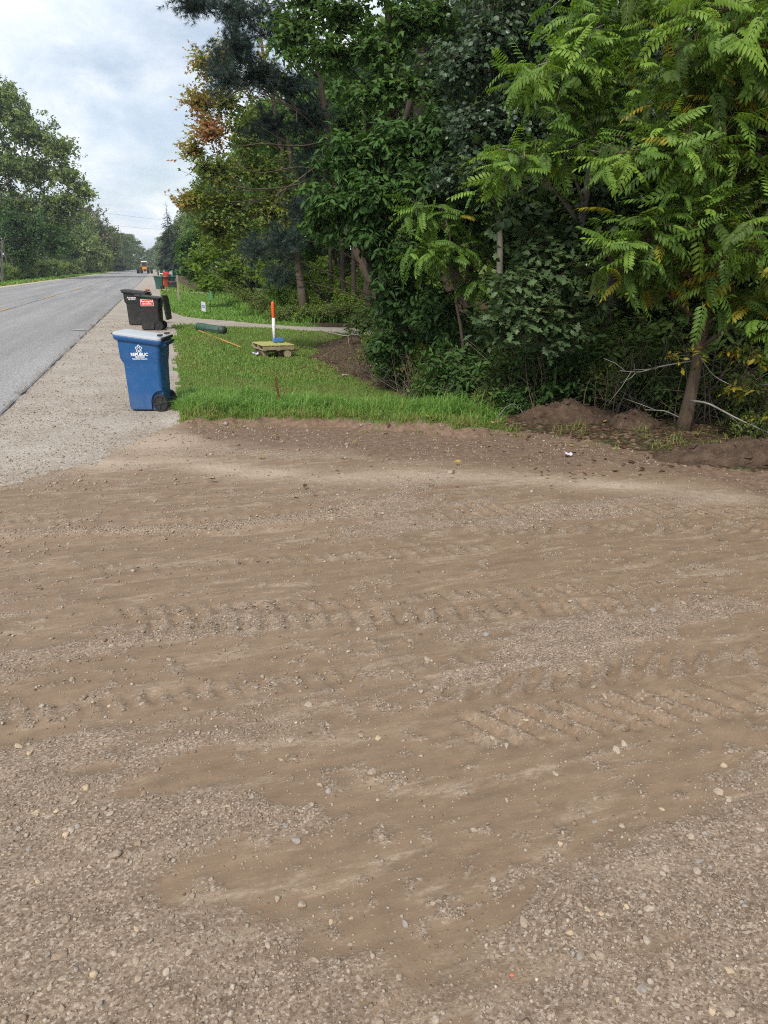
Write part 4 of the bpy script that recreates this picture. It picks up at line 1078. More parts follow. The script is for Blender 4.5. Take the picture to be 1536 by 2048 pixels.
x_, y_ = (3.81, 15.87); scrap(x_, y_, 0.10, 'white scrap at the foot of the wood edge shrubs')

# ------------------------------------------------------------------ leaves and trees
def leaf_simple(w=0.45, fold=0.10, curl=-0.12, pos=0.45):
    """pointed oval, four facets, length 1 along x, normal +z"""
    V = np.array([(0, 0, 0), (pos, -w / 2, fold), (pos, w / 2, fold), (pos + .02, 0, 0.0), (1, 0, curl)], float)
    return V, np.array([(0, 1, 3), (0, 3, 2), (1, 4, 3), (3, 4, 2)])
def leaf_oval(w=0.42, fold=0.06, curl=-0.12):
    V = np.array([(0, 0, 0), (.28, -w * .42, fold * .8), (.62, -w * .46, fold * .7 + curl * .3), (1, 0, curl), (.62, w * .46, fold * .7 + curl * .3), (.28, w * .42, fold * .8), (.45, 0, 0)], float)
    return V, np.array([(0, 1, 6), (1, 2, 6), (2, 3, 6), (3, 4, 6), (4, 5, 6), (5, 0, 6)])
def leaf_fan(outline, curl=-0.1, c=(0.45, 0)):
    o_ = [(x, y, curl * x * x + 0.10 * abs(y)) for x, y in outline]
    V = np.array(o_ + [(c[0], c[1], -0.02)], float); n = len(o_)
    return V, np.array([(i, (i + 1) % n, n) for i in range(n)])
def leaf_round(): return leaf_fan([(0, 0), (.18, -.36), (.55, -.46), (1.0, 0), (.55, .46), (.18, .36)], 0.05)
def leaf_oak(): return leaf_fan([(0, 0), (.22, -.16), (.30, -.09), (.42, -.34), (.52, -.15), (.68, -.38), (.78, -.15), (1.0, -.06), (1.0, .08), (.78, .16), (.70, .36), (.52, .14), (.44, .33), (.30, .09), (.20, .15)], -0.15, (0.5, 0))
def leaf_maple(): return leaf_fan([(0, 0), (-.02, -.38), (.30, -.26), (.45, -.52), (.62, -.20), (1.0, 0), (.62, .20), (.45, .52), (.30, .26), (-.02, .38)], -0.12, (0.35, 0))
def leaf_frond(seed, pairs=7, droop=0.55):
    """pinnate leaf: a thin rachis and paired drooping leaflets, length 1"""
    r = np.random.default_rng(seed)
    Vs, Ts, n = [], [], 0
    t = np.linspace(0, 1, 9)
    yb = r.normal(0, 0.10)
    spine = np.stack([t * 0.95, yb * t * t, 0.16 * t - droop * t * t * 0.62], 1)
    # rachis: flat ribbon, two sided
    w = 0.006
    for k in range(8):
        a, b = spine[k], spine[k + 1]
        Vs.append(np.array([a + [0, w, 0], a - [0, w, 0], b - [0, w, 0], b + [0, w, 0]])); Ts.append(np.array([(0, 1, 2), (0, 2, 3)]) + n); n += 4
    lv, lt = leaf_oval(0.37, 0.05, -0.16)
    for k in range(pairs * 2 + 1):
        f = 0.16 + 0.84 * (k // 2) / pairs if k < pairs * 2 else 1.0
        base = np.array([np.interp(f, t, spine[:, i]) for i in range(3)])
        i0 = min(int(f * 8), 7); tg = spine[i0 + 1] - spine[i0]; tg /= np.linalg.norm(tg)
        s = 1 if k % 2 else -1
        side = np.array([0, s, 0.0])
        if k == pairs * 2: d = tg
        else: d = tg * (0.42 + 0.2 * f) + side * (0.85 - 0.25 * f) + np.array([0, 0, -0.22 - 0.15 * r.random()])
        d = d / np.linalg.norm(d)
        nz = np.array([0, 0, 1.0]) + side * -0.25 + r.normal(0, 0.16, 3); nz = nz - d * (nz @ d); nz /= np.linalg.norm(nz)
        M = np.stack([d, np.cross(nz, d), nz], 1)
        ln = (0.235 - 0.05 * abs(f - 0.5) * 2) * r.uniform(0.85, 1.12)
        Vs.append(base + (lv * ln) @ M.T); Ts.append(lt + n); n += len(lv)
    return np.concatenate(Vs), np.concatenate(Ts)
def needle_tuft(seed, k=16, spread=0.5):
    r = np.random.default_rng(seed); V, T = [], []
    for i in range(k):
        d = np.array([1.0, r.normal(0, spread), r.normal(0, spread)]); d /= np.linalg.norm(d)
        s = np.cross(d, r.normal(0, 1, 3)); s = s / np.linalg.norm(s) * 0.022
        b = np.array([0.25 * r.random(), 0, 0]); V += [b + s, b - s, b + d * r.uniform(0.7, 1.0)]
        T.append((3 * i, 3 * i + 1, 3 * i + 2))
    return np.array(V), np.array(T)
def spruce_spray(seed):
    """flat drooping bough tip made of small side shoots"""
    r = np.random.default_rng(seed); V, T = [], []
    for i in range(9):
        f = i / 9.0
        for s in (-1, 1):
            b = np.array([f, 0, -0.35 * f * f]); ln = 0.42 * (1 - 0.65 * f) * r.uniform(.8, 1.2)
            d = np.array([0.75, s * 0.9, -0.25 + r.normal(0, .2)]); d /= np.linalg.norm(d)
            w = np.array([0.06, -s * 0.03, 0.0])
            n = len(V); V += [b - w, b + w, b + d * ln]; T.append((n, n + 1, n + 2))
    n = len(V); V += [(0, -.04, 0), (0, .04, 0), (1.1, 0, -.5)]; T.append((n, n + 1, n + 2))
    return np.array(V, float), np.array(T)

def frames(F, Nn):
    F = unit(F); Nn = unit(Nn - (Nn * F).sum(1, keepdims=True) * F)
    return np.stack([F, np.cross(Nn, F), Nn], 2)

CAMP = np.array([0, 0, CAM_H])
def in_frustum(P, marg=1.12):
    c_, s_ = math.cos(R(16.553)), math.sin(R(16.553)); cp, sp = math.cos(R(18.707)), math.sin(R(18.707))
    d = P - CAMP; X = d[:, 0] * c_ - d[:, 1] * s_; Y = d[:, 0] * s_ + d[:, 1] * c_; Z = d[:, 2]
    dep = Y * cp - Z * sp; up = Y * sp + Z * cp
    return (dep > 0.3) & (np.abs(X) < dep * marg * 768 / 1450) & (np.abs(up) < dep * marg * 1024 / 1450)

class Tree:
    """trunk and limbs in one bark mesh each, leaves joined to a crown, the nearest leaves parts of their own"""
    def __init__(s, name, base, label, cat='tree', group=None):
        s.root = thing(name, base, label, cat, group)
        s.base = np.array(base, float)
        s.trunk = Geo(); s.limbs = Geo(); s.nl = 0
        s.leafs = []                    # (template index, P, M3, S, tint)
    def stem(s, pts, r0, r1, k=8, wob=0.02, n=14, seed=0):
        pts = np.asarray(pts, float)
        t = np.linspace(0, 1, len(pts)); tt = np.linspace(0, 1, n)
        # smooth through the points
        P = np.stack([np.interp(tt, t, pts[:, i]) for i in range(3)], 1)
        for _ in range(2): P[1:-1] = (P[:-2] + 2 * P[1:-1] + P[2:]) / 4
        r = np.random.default_rng(seed)
        P[1:-1] += r.normal(0, wob, (n - 2, 3)) * [1, 1, 0.3]
        rad = r0 + (r1 - r0) * tt; rad[0] *= 1.35; rad[1] *= 1.08
        s.path = P; s.prad = rad
        s.trunk.tube(P - s.base, rad, k)
        return P
    def limb(s, c, r0=0.03, sag=0.15, seed=0, n=8, frac=None):
        c = np.asarray(c, float)
        dz = np.abs(s.path[:, 2] - (c[2] - 0.45 * np.hypot(*(c[:2] - s.path[:, :2].mean(0)))))
        i = int(np.clip(np.argmin(dz), 1, len(s.path) - 1)); a = s.path[i]
        r = np.random.default_rng(seed + 40)
        mid = (a + c) / 2 + np.array([0, 0, sag * np.linalg.norm(c - a)]) + r.normal(0, 0.06, 3) * np.linalg.norm(c - a)
        P = bez(a, mid, c, n); rr_ = min(r0, s.prad[i] * 0.8)
        s.limbs.tube(P - s.base, np.linspace(rr_, rr_ * 0.25, n), 5); s.nl += 1
        return P
    def blob(s, c, rad, n, per, size, ntemp, tl=0.45, droop=-0.15, upb=0.9, side=0.8, tint=(0.5, 0.2), sub=8, limb=0.03, seed=0, shell=0.42, tw=0.004, limb_on=True, spread=0.5):
        """a clump of foliage: n twigs carrying per leaves each"""
        c = np.asarray(c, float); rad = np.broadcast_to(np.asarray(rad, float), (3,))
        r = np.random.default_rng(seed * 131 + int(abs(c[0] * 71 + c[1] * 37 + c[2] * 13)))
        if limb_on: LP = s.limb(c, limb, 0.12, seed)
        u = unit(r.normal(0, 1, (n, 3))); q = r.random(n) ** shell
        # lumpy outline
        lump = 0.72 + 0.5 * np.sin(u @ np.array([3.1, 1.7, 2.3]) + seed) * np.sin(u @ np.array([-2.2, 3.3, 1.1]) + 2 * seed) + r.normal(0, 0.10, n)
        P = c + u * rad * (q * np.clip(lump, 0.35, 1.25))[:, None]
        for j in range(min(sub, n)):
            m_ = (c + P[j]) / 2 + r.normal(0, 0.08, 3) * rad.mean() + [0, 0, 0.06 * rad.mean()]
            s.limbs.tube(bez(c, m_, P[j], 5) - s.base, np.linspace(limb * 0.4, 0.003 + limb * 0.08, 5), 4, cap=False)
        d = unit(u * [1, 1, 0.7] + r.normal(0, spread, (n, 3)) + [0, 0, droop])
        L_ = tl * r.uniform(0.6, 1.3, n)
        A0 = P - d * (L_ * 0.5)[:, None]; A1 = P + d * (L_ * 0.5)[:, None]
        # twigs: flat three sided slivers
        if tw > 0:
            sd = unit(np.cross(d, r.normal(0, 1, (n, 3)))) * tw; sd2 = np.cross(d, sd)
            V = np.stack([A0 + sd, A0 - sd * .5 + sd2 * .8, A0 - sd * .5 - sd2 * .8, A1], 1).reshape(-1, 3) - s.base
            b = np.arange(n)[:, None] * 4
            s.limbs.add(V, np.concatenate([b + [0, 1, 3], b + [1, 2, 3], b + [2, 0, 3]]))
        N_ = n * per
        t = np.tile((np.arange(per) + 0.5) / per, n) + r.normal(0, 0.05, N_); t = np.clip(t, 0, 1)
        dd = np.repeat(d, per, 0); Pl = np.repeat(A0, per, 0) + (np.repeat(A1 - A0, per, 0)) * t[:, None]
        sg = np.tile(np.where(np.arange(per) % 2, 1.0, -1.0), n)
        sv = unit(np.cross(dd, [0, 0, 1.0])) * sg[:, None]
        F = dd * 0.55 + sv * side + r.normal(0, 0.35, (N_, 3)) + np.array([0, 0, droop * 1.4])
        Nn = np.array([0, 0, upb]) + u.repeat(per, 0) * 0.35 + r.normal(0, 0.42, (N_, 3))
        S = size * r.uniform(0.65, 1.25, N_)
        ti = np.clip(np.repeat(tint[0] + r.normal(0, tint[1] * 0.6, n), per) + r.normal(0, tint[1] * 0.6, N_), 0, 1)
        s.leafs.append((r.integers(0, ntemp, N_), Pl, frames(F, Nn), S, ti))
    def finish(s, bark, leafm, temps, pick=0, name='leaf', crown='crown', piece_tints=5, stuff=True):
        if s.trunk.n: s.trunk.build('trunk', bark, s.root, True)
        if s.limbs.n: s.limbs.build('branches', bark, s.root, True)['kind'] = 'stuff'
        if not s.leafs: return s.root
        K = np.concatenate([l[0] for l in s.leafs]); P = np.concatenate([l[1] for l in s.leafs]); M = np.concatenate([l[2] for l in s.leafs])
        S = np.concatenate([l[3] for l in s.leafs]); A = np.concatenate([l[4] for l in s.leafs])
        single = np.zeros(len(P), bool)
        if pick:
            ds = np.linalg.norm(P - CAMP, axis=1); ds = np.where(in_frustum(P, 0.98), ds, 1e9)
            best = np.argsort(ds / np.maximum(S, 1e-3))[:pick]; best = best[ds[best] < 1e8]; single[best] = True
            cache = {}
            for i in best:
                b = int(np.clip(A[i] * piece_tints, 0, piece_tints - 1)); key = (int(K[i]), b)
                if key not in cache:
                    tv, tt = temps[key[0]]; me = mk_mesh(name, tv, tt, np.full(len(tv), (b + 0.5) / piece_tints)); me.materials.append(leafm); cache[key] = me
                o = bpy.data.objects.new(name, cache[key]); col.objects.link(o); o.parent = s.root
                mw = Matrix([[*(M[i][r_] * S[i]), P[i][r_] - s.base[r_]] for r_ in range(3)] + [[0, 0, 0, 1]])
                o.matrix_local = mw
        g = Geo()
        for k in range(len(temps)):
            q = (K == k) & ~single
            if q.any():
                V, T, a = stamp(temps[k][0], temps[k][1], P[q] - s.base, M[q], S[q], A[q]); g.add(V, T, a)
        o = g.build(crown, leafm, s.root)
        if stuff: o['kind'] = 'stuff'
        return s.root

BARK = bark_mat('bark_brown', (0.045, 0.034, 0.026), (0.15, 0.115, 0.085))
BARK_G = bark_mat('bark_grey', (0.12, 0.11, 0.095), (0.30, 0.28, 0.25), (8, 8, 8), 0.006)
BARK_W = bark_mat('bark_walnut', (0.065, 0.046, 0.032), (0.21, 0.155, 0.11), (22, 22, 3), 0.03)
BARK_D = bark_mat('bark_dark', (0.022, 0.018, 0.015), (0.075, 0.06, 0.05))
DEAD = bark_mat('dead_wood', (0.16, 0.145, 0.13), (0.33, 0.31, 0.285), (10, 10, 10), 0.003)
L_WAL = leaf_mat('walnut_leaf', [(0.0, (0.50, 0.33, 0.03)), (0.09, (0.34, 0.29, 0.03)), (0.17, (0.13, 0.16, 0.025)), (0.32, (0.070, 0.125, 0.022)), (0.60, (0.115, 0.215, 0.032)), (1.0, (0.24, 0.37, 0.055))], 0.45, 0.4, 0.3)
L_ASP = leaf_mat('aspen_leaf', [(0.0, (0.035, 0.065, 0.032)), (0.5, (0.060, 0.105, 0.055)), (0.85, (0.10, 0.155, 0.085)), (1.0, (0.22, 0.27, 0.17))], 0.4, 0.25, 0.45)
L_OAK = leaf_mat('oak_leaf', [(0.0, (0.040, 0.070, 0.028)), (0.5, (0.068, 0.116, 0.046)), (1.0, (0.125, 0.19, 0.075))], 0.5, 0.25, 0.3)
L_CHE = leaf_mat('cherry_leaf', [(0.0, (0.032, 0.068, 0.020)), (0.5, (0.054, 0.118, 0.029)), (1.0, (0.100, 0.190, 0.044))], 0.55, 0.3, 0.2)
L_MAP = leaf_mat('maple_leaf', [(0.0, (0.042, 0.088, 0.024)), (0.5, (0.072, 0.148, 0.035)), (1.0, (0.135, 0.235, 0.050))], 0.5, 0.4)
L_RED = leaf_mat('turning_maple_leaf', [(0.0, (0.085, 0.145, 0.032)), (0.30, (0.16, 0.225, 0.042)), (0.52, (0.28, 0.28, 0.055)), (0.70, (0.36, 0.25, 0.085)), (0.85, (0.44, 0.21, 0.12)), (1.0, (0.44, 0.13, 0.09))], 0.5, 0.4)
L_PIN = leaf_mat('pine_needle', [(0.0, (0.020, 0.040, 0.032)), (0.5, (0.035, 0.065, 0.052)), (1.0, (0.065, 0.105, 0.085))], 0.5, 0.1, 0.35)
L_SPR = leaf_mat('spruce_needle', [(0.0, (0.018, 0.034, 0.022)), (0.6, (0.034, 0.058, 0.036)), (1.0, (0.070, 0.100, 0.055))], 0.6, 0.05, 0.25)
L_BRI = leaf_mat('young_leaf', [(0.0, (0.08, 0.145, 0.026)), (0.5, (0.15, 0.255, 0.036)), (1.0, (0.28, 0.35, 0.055))], 0.5, 0.5)
L_COT = leaf_mat('cottonwood_leaf', [(0.0, (0.075, 0.12, 0.038)), (0.5, (0.14, 0.205, 0.056)), (1.0, (0.25, 0.32, 0.10))], 0.4, 0.35, 0.4)
L_MIX = leaf_mat('hedge_leaf', [(0.0, (0.13, 0.09, 0.045)), (0.2, (0.10, 0.12, 0.036)), (0.5, (0.15, 0.215, 0.048)), (0.85, (0.22, 0.295, 0.062)), (1.0, (0.32, 0.30, 0.08))], 0.55, 0.35)
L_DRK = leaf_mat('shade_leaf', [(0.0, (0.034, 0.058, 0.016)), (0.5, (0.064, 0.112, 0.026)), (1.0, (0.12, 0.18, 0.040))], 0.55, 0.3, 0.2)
FR = [leaf_frond(60 + k, 7 + k % 3, 0.18 + 0.08 * k) for k in range(8)]
RND = [leaf_round(), leaf_oval(0.8, 0.05, 0.0)]
OAK = [leaf_oak()]
OVA = [leaf_oval(0.44), leaf_oval(0.38, 0.1, -0.22)]
SIM = [leaf_simple(0.5), leaf_simple(0.62, 0.14, -0.2)]
MPL = [leaf_maple()]
MPL6 = [leaf_fan([(0, 0), (.16, -.46), (.50, -.22), (1.0, 0), (.50, .22), (.16, .46)], -0.12, (0.35, 0))]
PIN = [needle_tuft(5 + k, 16) for k in range(4)]
SPR = [spruce_spray(15 + k) for k in range(4)]
CL = []                                   # small sprigs of a few leaves for far crowns
for k in range(4):
    r_ = np.random.default_rng(300 + k); g = Geo(); tv, tt = leaf_simple(0.62, 0.1, -0.15)
    for q in range(5):
        M_ = np.array(Euler((r_.normal(0, .6), r_.normal(0, .6), r_.uniform(0, 6.28))).to_matrix()); g.add((tv * r_.uniform(0.45, 0.7)) @ M_.T + r_.normal(0, 0.22, 3), tt)
    CL.append(g.arrays()[:2])

# --- leaning walnut at the driveway's edge
wb = (6.38, 7.79, gz(6.38, 7.79) - 0.03)
T1 = Tree('walnut_tree', wb, 'leaning walnut tree with bright feathery leaves and a brown trunk beside the dirt heaps')
T1.stem([wb, (6.43, 7.79, 0.74), (6.52, 7.77, 1.54), (6.58, 7.75, 2.35), (6.57, 7.75, 3.17), (6.60, 7.74, 4.04), (6.67, 7.82, 5.12)], 0.085, 0.03, 10, 0.012, 18)
for k, (c, rd, n, ti) in enumerate([
    ((5.16, 7.33, 2.38), (0.62, 0.62, 0.32), 34, .62), ((5.58, 7.00, 2.57), (0.62, 0.7, 0.34), 36, .6), ((6.07, 6.75, 2.22), (0.6, 0.6, 0.4), 34, .5),
    ((5.33, 6.97, 3.18), (0.75, 0.7, 0.36), 42, .62), ((5.09, 7.56, 3.20), (0.5, 0.5, 0.3), 24, .66), ((6.39, 7.38, 3.12), (0.6, 0.6, 0.45), 40, .26),
    ((5.96, 7.41, 3.79), (0.7, 0.7, 0.45), 44, .28), ((5.86, 6.81, 4.15), (0.7, 0.7, 0.5), 40, .6), ((5.67, 7.60, 4.14), (0.5, 0.5, 0.4), 26, .5),
    ((5.41, 6.74, 4.34), (0.7, 0.6, 0.4), 36, .72), ((5.99, 7.82, 1.90), (0.7, 0.5, 0.25), 26, .28), ((6.60, 7.22, 1.68), (0.5, 0.5, 0.3), 26, .36),
    ((5.23, 7.73, 2.01), (0.45, 0.45, 0.22), 16, .55), ((6.62, 7.00, 3.23), (0.7, 0.7, 0.8), 44, .3), ((6.77, 6.65, 1.59), (0.5, 0.6, 0.4), 24, .45), ((6.03, 7.81, 5.32), (1.1, 1.0, 0.6), 40, .5)]):
    T1.blob(c, rd, int(n * 0.95), 3, 0.40, len(FR), 0.55, -0.08, 1.0, 0.8, (ti, 0.26), 5, 0.03, k, 0.5, 0.006)
T1.finish(BARK_W, L_WAL, FR, 260)
# --- second walnut with a pale stem
pb = (5.95, 10.3)
wb = (*pb, gz(*pb) - 0.05)
T2 = Tree('walnut_tree', wb, 'slim pale-stemmed walnut sapling with feathery leaves, left of the leaning walnut')
T2.stem([wb, (5.71, 9.67, 1.87), (5.70, 9.57, 2.60), (5.71, 9.47, 3.22), (5.62, 9.28, 4.07), (5.50, 9.11, 4.79), (5.41, 9.14, 5.41)], 0.075, 0.025, 9, 0.01, 16)
for k, (c, rd, n, ti) in enumerate([
    ((5.09, 8.61, 4.71), (0.5, 0.5, 0.24), 22, .8), ((4.91, 8.56, 4.26), (0.6, 0.6, 0.28), 30, .72), ((4.52, 8.78, 4.20), (0.45, 0.45, 0.24), 18, .66), ((5.46, 8.71, 4.38), (0.5, 0.5, 0.3), 22, .6),
    ((4.93, 8.76, 3.88), (0.5, 0.5, 0.22), 20, .5), ((4.40, 8.81, 3.27), (0.5, 0.5, 0.24), 22, .68), ((4.91, 8.76, 3.40), (0.6, 0.55, 0.25), 26, .55), ((4.27, 9.06, 3.10), (0.3, 0.3, 0.18), 9, .7),
    ((5.74, 8.73, 3.89), (0.55, 0.55, 0.3), 22, .45), ((5.21, 8.68, 5.20), (0.7, 0.7, 0.4), 26, .7), ((5.93, 8.98, 4.90), (0.5, 0.5, 0.4), 22, .5)]):
    T2.blob(c, rd, int(n * 0.95), 3, 0.39, len(FR), 0.5, -0.08, 1.0, 0.8, (ti, 0.22), 5, 0.025, k + 30, 0.5, 0.006)
T2.finish(BARK_G, L_WAL, FR, 180)
# --- third, low feathery sapling in front of the dark cherry
pb = (4.75, 11.6); wb = (*pb, gz(*pb) - 0.05)
T5 = Tree('sumac_tree', wb, 'small feathery-leaved sapling in front of the dark green cherry')
T5.stem([wb, (4.76, 11.31, 0.74), (4.49, 11.18, 1.85), (4.24, 11.05, 2.79)], 0.035, 0.012, 6, 0.015, 10)
for k, (c, rd, n, ti) in enumerate([((3.91, 11.25, 2.86), (0.4, 0.4, 0.16), 16, .6), ((4.39, 11.21, 2.73), (0.5, 0.4, 0.22), 16, .5), ((4.00, 11.02, 2.29), (0.4, 0.45, 0.2), 20, .6), ((4.48, 10.98, 2.29), (0.45, 0.4, 0.24), 20, .55), ((4.75, 11.00, 1.85), (0.4, 0.4, 0.2), 14, .45)]):
    T5.blob(c, rd, int(n * 0.9), 3, 0.36, len(FR), 0.45, -0.12, 1.1, 0.75, (ti, 0.15), 4, 0.015, k + 60, 0.5, 0.005)
T5.finish(BARK, L_WAL, FR, 120)
# --- aspen with round grey-green leaves
pb = (4.9, 12.6); wb = (*pb, gz(*pb) - 0.05)
T3 = Tree('aspen_tree', wb, 'aspen with round grey green leaves above the small oak')
T3.stem([wb, (5.74, 11.85, 0.66), (5.47, 11.73, 2.70), (5.19, 11.60, 4.48), (4.95, 11.47, 6.46)], 0.075, 0.03, 8, 0.02, 14)
for k, (c, rd, n, ti) in enumerate([
    ((4.50, 11.08, 4.79), (0.55, 0.6, 0.4), 300, .55), ((4.85, 10.87, 5.19), (0.6, 0.6, 0.5), 330, .6), ((4.71, 11.12, 3.97), (0.6, 0.6, 0.45), 320, .5), ((5.29, 10.84, 4.21), (0.6, 0.6, 0.45), 300, .5),
    ((5.33, 10.73, 5.13), (0.5, 0.6, 0.45), 260, .45), ((5.77, 10.91, 3.78), (0.5, 0.5, 0.4), 220, .42), ((4.59, 11.36, 3.38), (0.45, 0.5, 0.35), 200, .45), ((4.95, 10.84, 5.90), (0.9, 0.8, 0.5), 260, .55), ((6.33, 11.05, 4.10), (0.6, 0.5, 0.5), 200, .35), ((7.11, 10.82, 5.10), (0.9, 0.6, 0.7), 260, .3), ((7.25, 10.57, 4.00), (0.7, 0.6, 0.6), 200, .3)]):
    T3.blob(c, rd, n, 7, 0.072, 2, 0.42, -0.22, 0.4, 0.8, (ti, 0.2), 10, 0.02, k + 90, 0.45, 0.003)
T3.finish(BARK_G, L_ASP, RND, 220)
# --- oak sapling, blue green lobed leaves
pb = (5.15, 9.95); wb = (*pb, gz(*pb) - 0.05)
T4 = Tree('oak_tree', wb, 'young oak with blue green lobed leaves left of the leaning walnut')
T4.stem([wb, (5.51, 10.05, 0.55), (5.31, 9.90, 1.59), (5.11, 9.85, 2.47), (4.90, 9.92, 3.18)], 0.04, 0.014, 7, 0.02, 12)
for k, (c, rd, n, ti) in enumerate([
    ((4.98, 9.37, 2.26), (0.5, 0.5, 0.28), 120, .6), ((4.66, 9.26, 1.81), (0.45, 0.5, 0.28), 130, .72), ((5.15, 9.21, 1.88), (0.45, 0.5, 0.3), 120, .6), ((4.81, 9.21, 1.43), (0.5, 0.5, 0.28), 130, .7),
    ((5.32, 9.27, 1.21), (0.42, 0.45, 0.25), 90, .55), ((4.51, 9.51, 1.28), (0.4, 0.45, 0.3), 90, .5), ((5.59, 9.40, 2.39), (0.4, 0.4, 0.3), 80, .45), ((5.79, 9.34, 1.60), (0.4, 0.4, 0.3), 70, .4), ((4.89, 9.71, 2.78), (0.45, 0.45, 0.3), 100, .5), ((4.36, 10.07, 3.36), (0.35, 0.4, 0.25), 60, .45), ((6.04, 9.58, 2.92), (0.5, 0.4, 0.35), 80, .3)]):
    T4.blob(c, rd, n, 5, 0.135, 1, 0.36, -0.12, 0.9, 0.8, (ti, 0.2), 8, 0.018, k + 120, 0.45, 0.003)
T4.finish(BARK, L_OAK, OAK, 220)
# --- broad dark green cherry
pb = (5.55, 14.6); wb = (*pb, gz(*pb) - 0.05)
T6 = Tree('cherry_tree', wb, 'broad dark green cherry with glossy pointed leaves reaching over the ditch')
T6.stem([wb, (4.02, 14.87, 1.79), (4.26, 14.59, 3.00), (4.47, 14.32, 4.11), (4.67, 14.05, 4.90)], 0.12, 0.05, 9, 0.03, 14)
for k, (c, rd, n, ti) in enumerate([
    ((3.32, 13.20, 3.77), (0.75, 0.7, 0.42), 240, .55), ((3.91, 12.82, 3.97), (0.75, 0.7, 0.45), 260, .6), ((4.52, 12.53, 4.10), (0.7, 0.7, 0.45), 240, .5), ((5.12, 12.25, 3.86), (0.6, 0.7, 0.5), 220, .35),
    ((3.12, 13.16, 3.13), (0.65, 0.7, 0.36), 230, .62), ((3.70, 12.67, 3.18), (0.75, 0.7, 0.42), 260, .58), ((4.30, 12.39, 3.40), (0.7, 0.7, 0.45), 240, .5), ((2.93, 13.53, 2.83), (0.45, 0.5, 0.25), 110, .6),
    ((3.59, 12.91, 2.65), (0.6, 0.6, 0.35), 180, .4), ((4.22, 12.62, 2.16), (0.7, 0.6, 0.45), 200, .25), ((4.91, 12.31, 2.95), (0.6, 0.6, 0.6), 200, .3), ((4.06, 12.98, 1.48), (0.6, 0.6, 0.5), 160, .3), ((4.63, 12.19, 1.34), (0.6, 0.5, 0.6), 170, .25), ((3.95, 13.22, 0.66), (0.45, 0.45, 0.4), 110, .35)]):
    T6.blob(c, rd, n, 8, 0.145, 2, 0.40, -0.22, 0.8, 0.75, (ti, 0.22), 10, 0.03, k + 150, 0.42, 0.004)
T6.finish(BARK_D, L_CHE, OVA, 240)
# --- green maple high over the cherry
def base_at(x, y): return (x, y, gz(x, y) - 0.06)
wb = base_at(7.6, 16.6)
T8 = Tree('maple_tree', wb, 'green maple whose boughs fill the top of the wood beside the pine trunk')
T8.stem([wb, (5.36, 16.77, 3.46), (5.15, 16.52, 5.38), (4.86, 16.29, 7.09), (4.77, 16.32, 8.33)], 0.13, 0.05, 8, 0.03, 12)
for k, (c, rd, n, ti) in enumerate([
    ((2.97, 16.02, 6.28), (0.8, 0.8, 0.5), 170, .5), ((3.56, 15.63, 5.90), (0.9, 0.8, 0.42), 190, .55), ((4.25, 15.22, 5.93), (0.9, 0.8, 0.45), 190, .6), ((3.85, 15.55, 6.55), (0.9, 0.8, 0.45), 190, .5),
    ((4.73, 14.87, 5.31), (0.7, 0.7, 0.4), 150, .6), ((4.27, 15.32, 5.16), (0.6, 0.7, 0.32), 120, .62), ((4.94, 14.91, 6.39), (0.9, 0.8, 0.5), 190, .55), ((5.53, 14.84, 5.52), (0.6, 0.7, 0.55), 150, .4), ((4.49, 15.36, 7.27), (1.4, 1.0, 0.6), 220, .5), ((3.29, 16.03, 6.89), (0.8, 0.8, 0.5), 150, .45), ((5.41, 14.87, 6.58), (0.6, 0.7, 0.5), 130, .5)]):
    T8.blob(c, rd, n, 8, 0.098, 1, 0.45, -0.15, 0.9, 0.8, (ti, 0.2), 8, 0.025, k + 200, 0.45, 0.004)
T8.finish(BARK, L_MAP, MPL6, 0)

# --- two white pines with thick dark trunks, dead lower limbs on the further one
def pine_dead(T, pts, r0):
    pts = np.asarray(pts, float); t = np.linspace(0, 1, len(pts)); tt = np.linspace(0, 1, 14)
    P = np.stack([np.interp(tt, t, pts[:, i]) for i in range(3)], 1)
    for _ in range(2): P[1:-1] = (P[:-2] + 2 * P[1:-1] + P[2:]) / 4
    T.limbs.tube(P - T.base, np.linspace(r0, 0.006, 14), 5, cap=False)
    r = np.random.default_rng(int(abs(pts[0][0] * 1000 + pts[-1][2] * 777)))
    for q in range(5):
        i = int(r.integers(4, 12)); d = (P[i + 1] - P[i]); d = d / np.linalg.norm(d) + r.normal(0, 0.45, 3); e = P[i] + d * r.uniform(0.5, 1.3)
        T.limbs.tube(bez(P[i], (P[i] + e) / 2 + [0, 0, -0.1], e, 5) - T.base, np.linspace(0.010, 0.003, 5), 4, cap=False)
wb = base_at(8.0, 17.3)
T9 = Tree('pine_tree', wb, 'tall pine with a thick dark trunk behind the green maple')
T9.stem([wb, (6.09, 17.70, 3.55), (6.14, 17.68, 5.65), (6.17, 17.67, 7.60), (6.15, 17.68, 9.92)], 0.19, 0.13, 12, 0.01, 14)
for k, (c, rd, n, ti) in enumerate([((6.05, 16.98, 7.92), (1.6, 1.4, 0.5), 150, .4), ((7.47, 18.12, 7.24), (1.2, 1.2, 0.5), 120, .35), ((5.55, 19.01, 6.50), (0.9, 1.0, 0.4), 80, .35), ((7.17, 18.52, 5.86), (0.9, 0.9, 0.4), 80, .3)]):
    T9.blob(c, rd, n, 9, 0.17, 4, 0.6, -0.05, 0.5, 0.35, (ti, 0.2), 12, 0.04, k + 230, 0.5, 0.006)
T9.finish(BARK_D, L_PIN, PIN, 0)
wb = base_at(7.0, 21.6)
T9b = Tree('pine_tree', wb, 'bluish pine with bare drooping lower limbs leaning out toward the road')
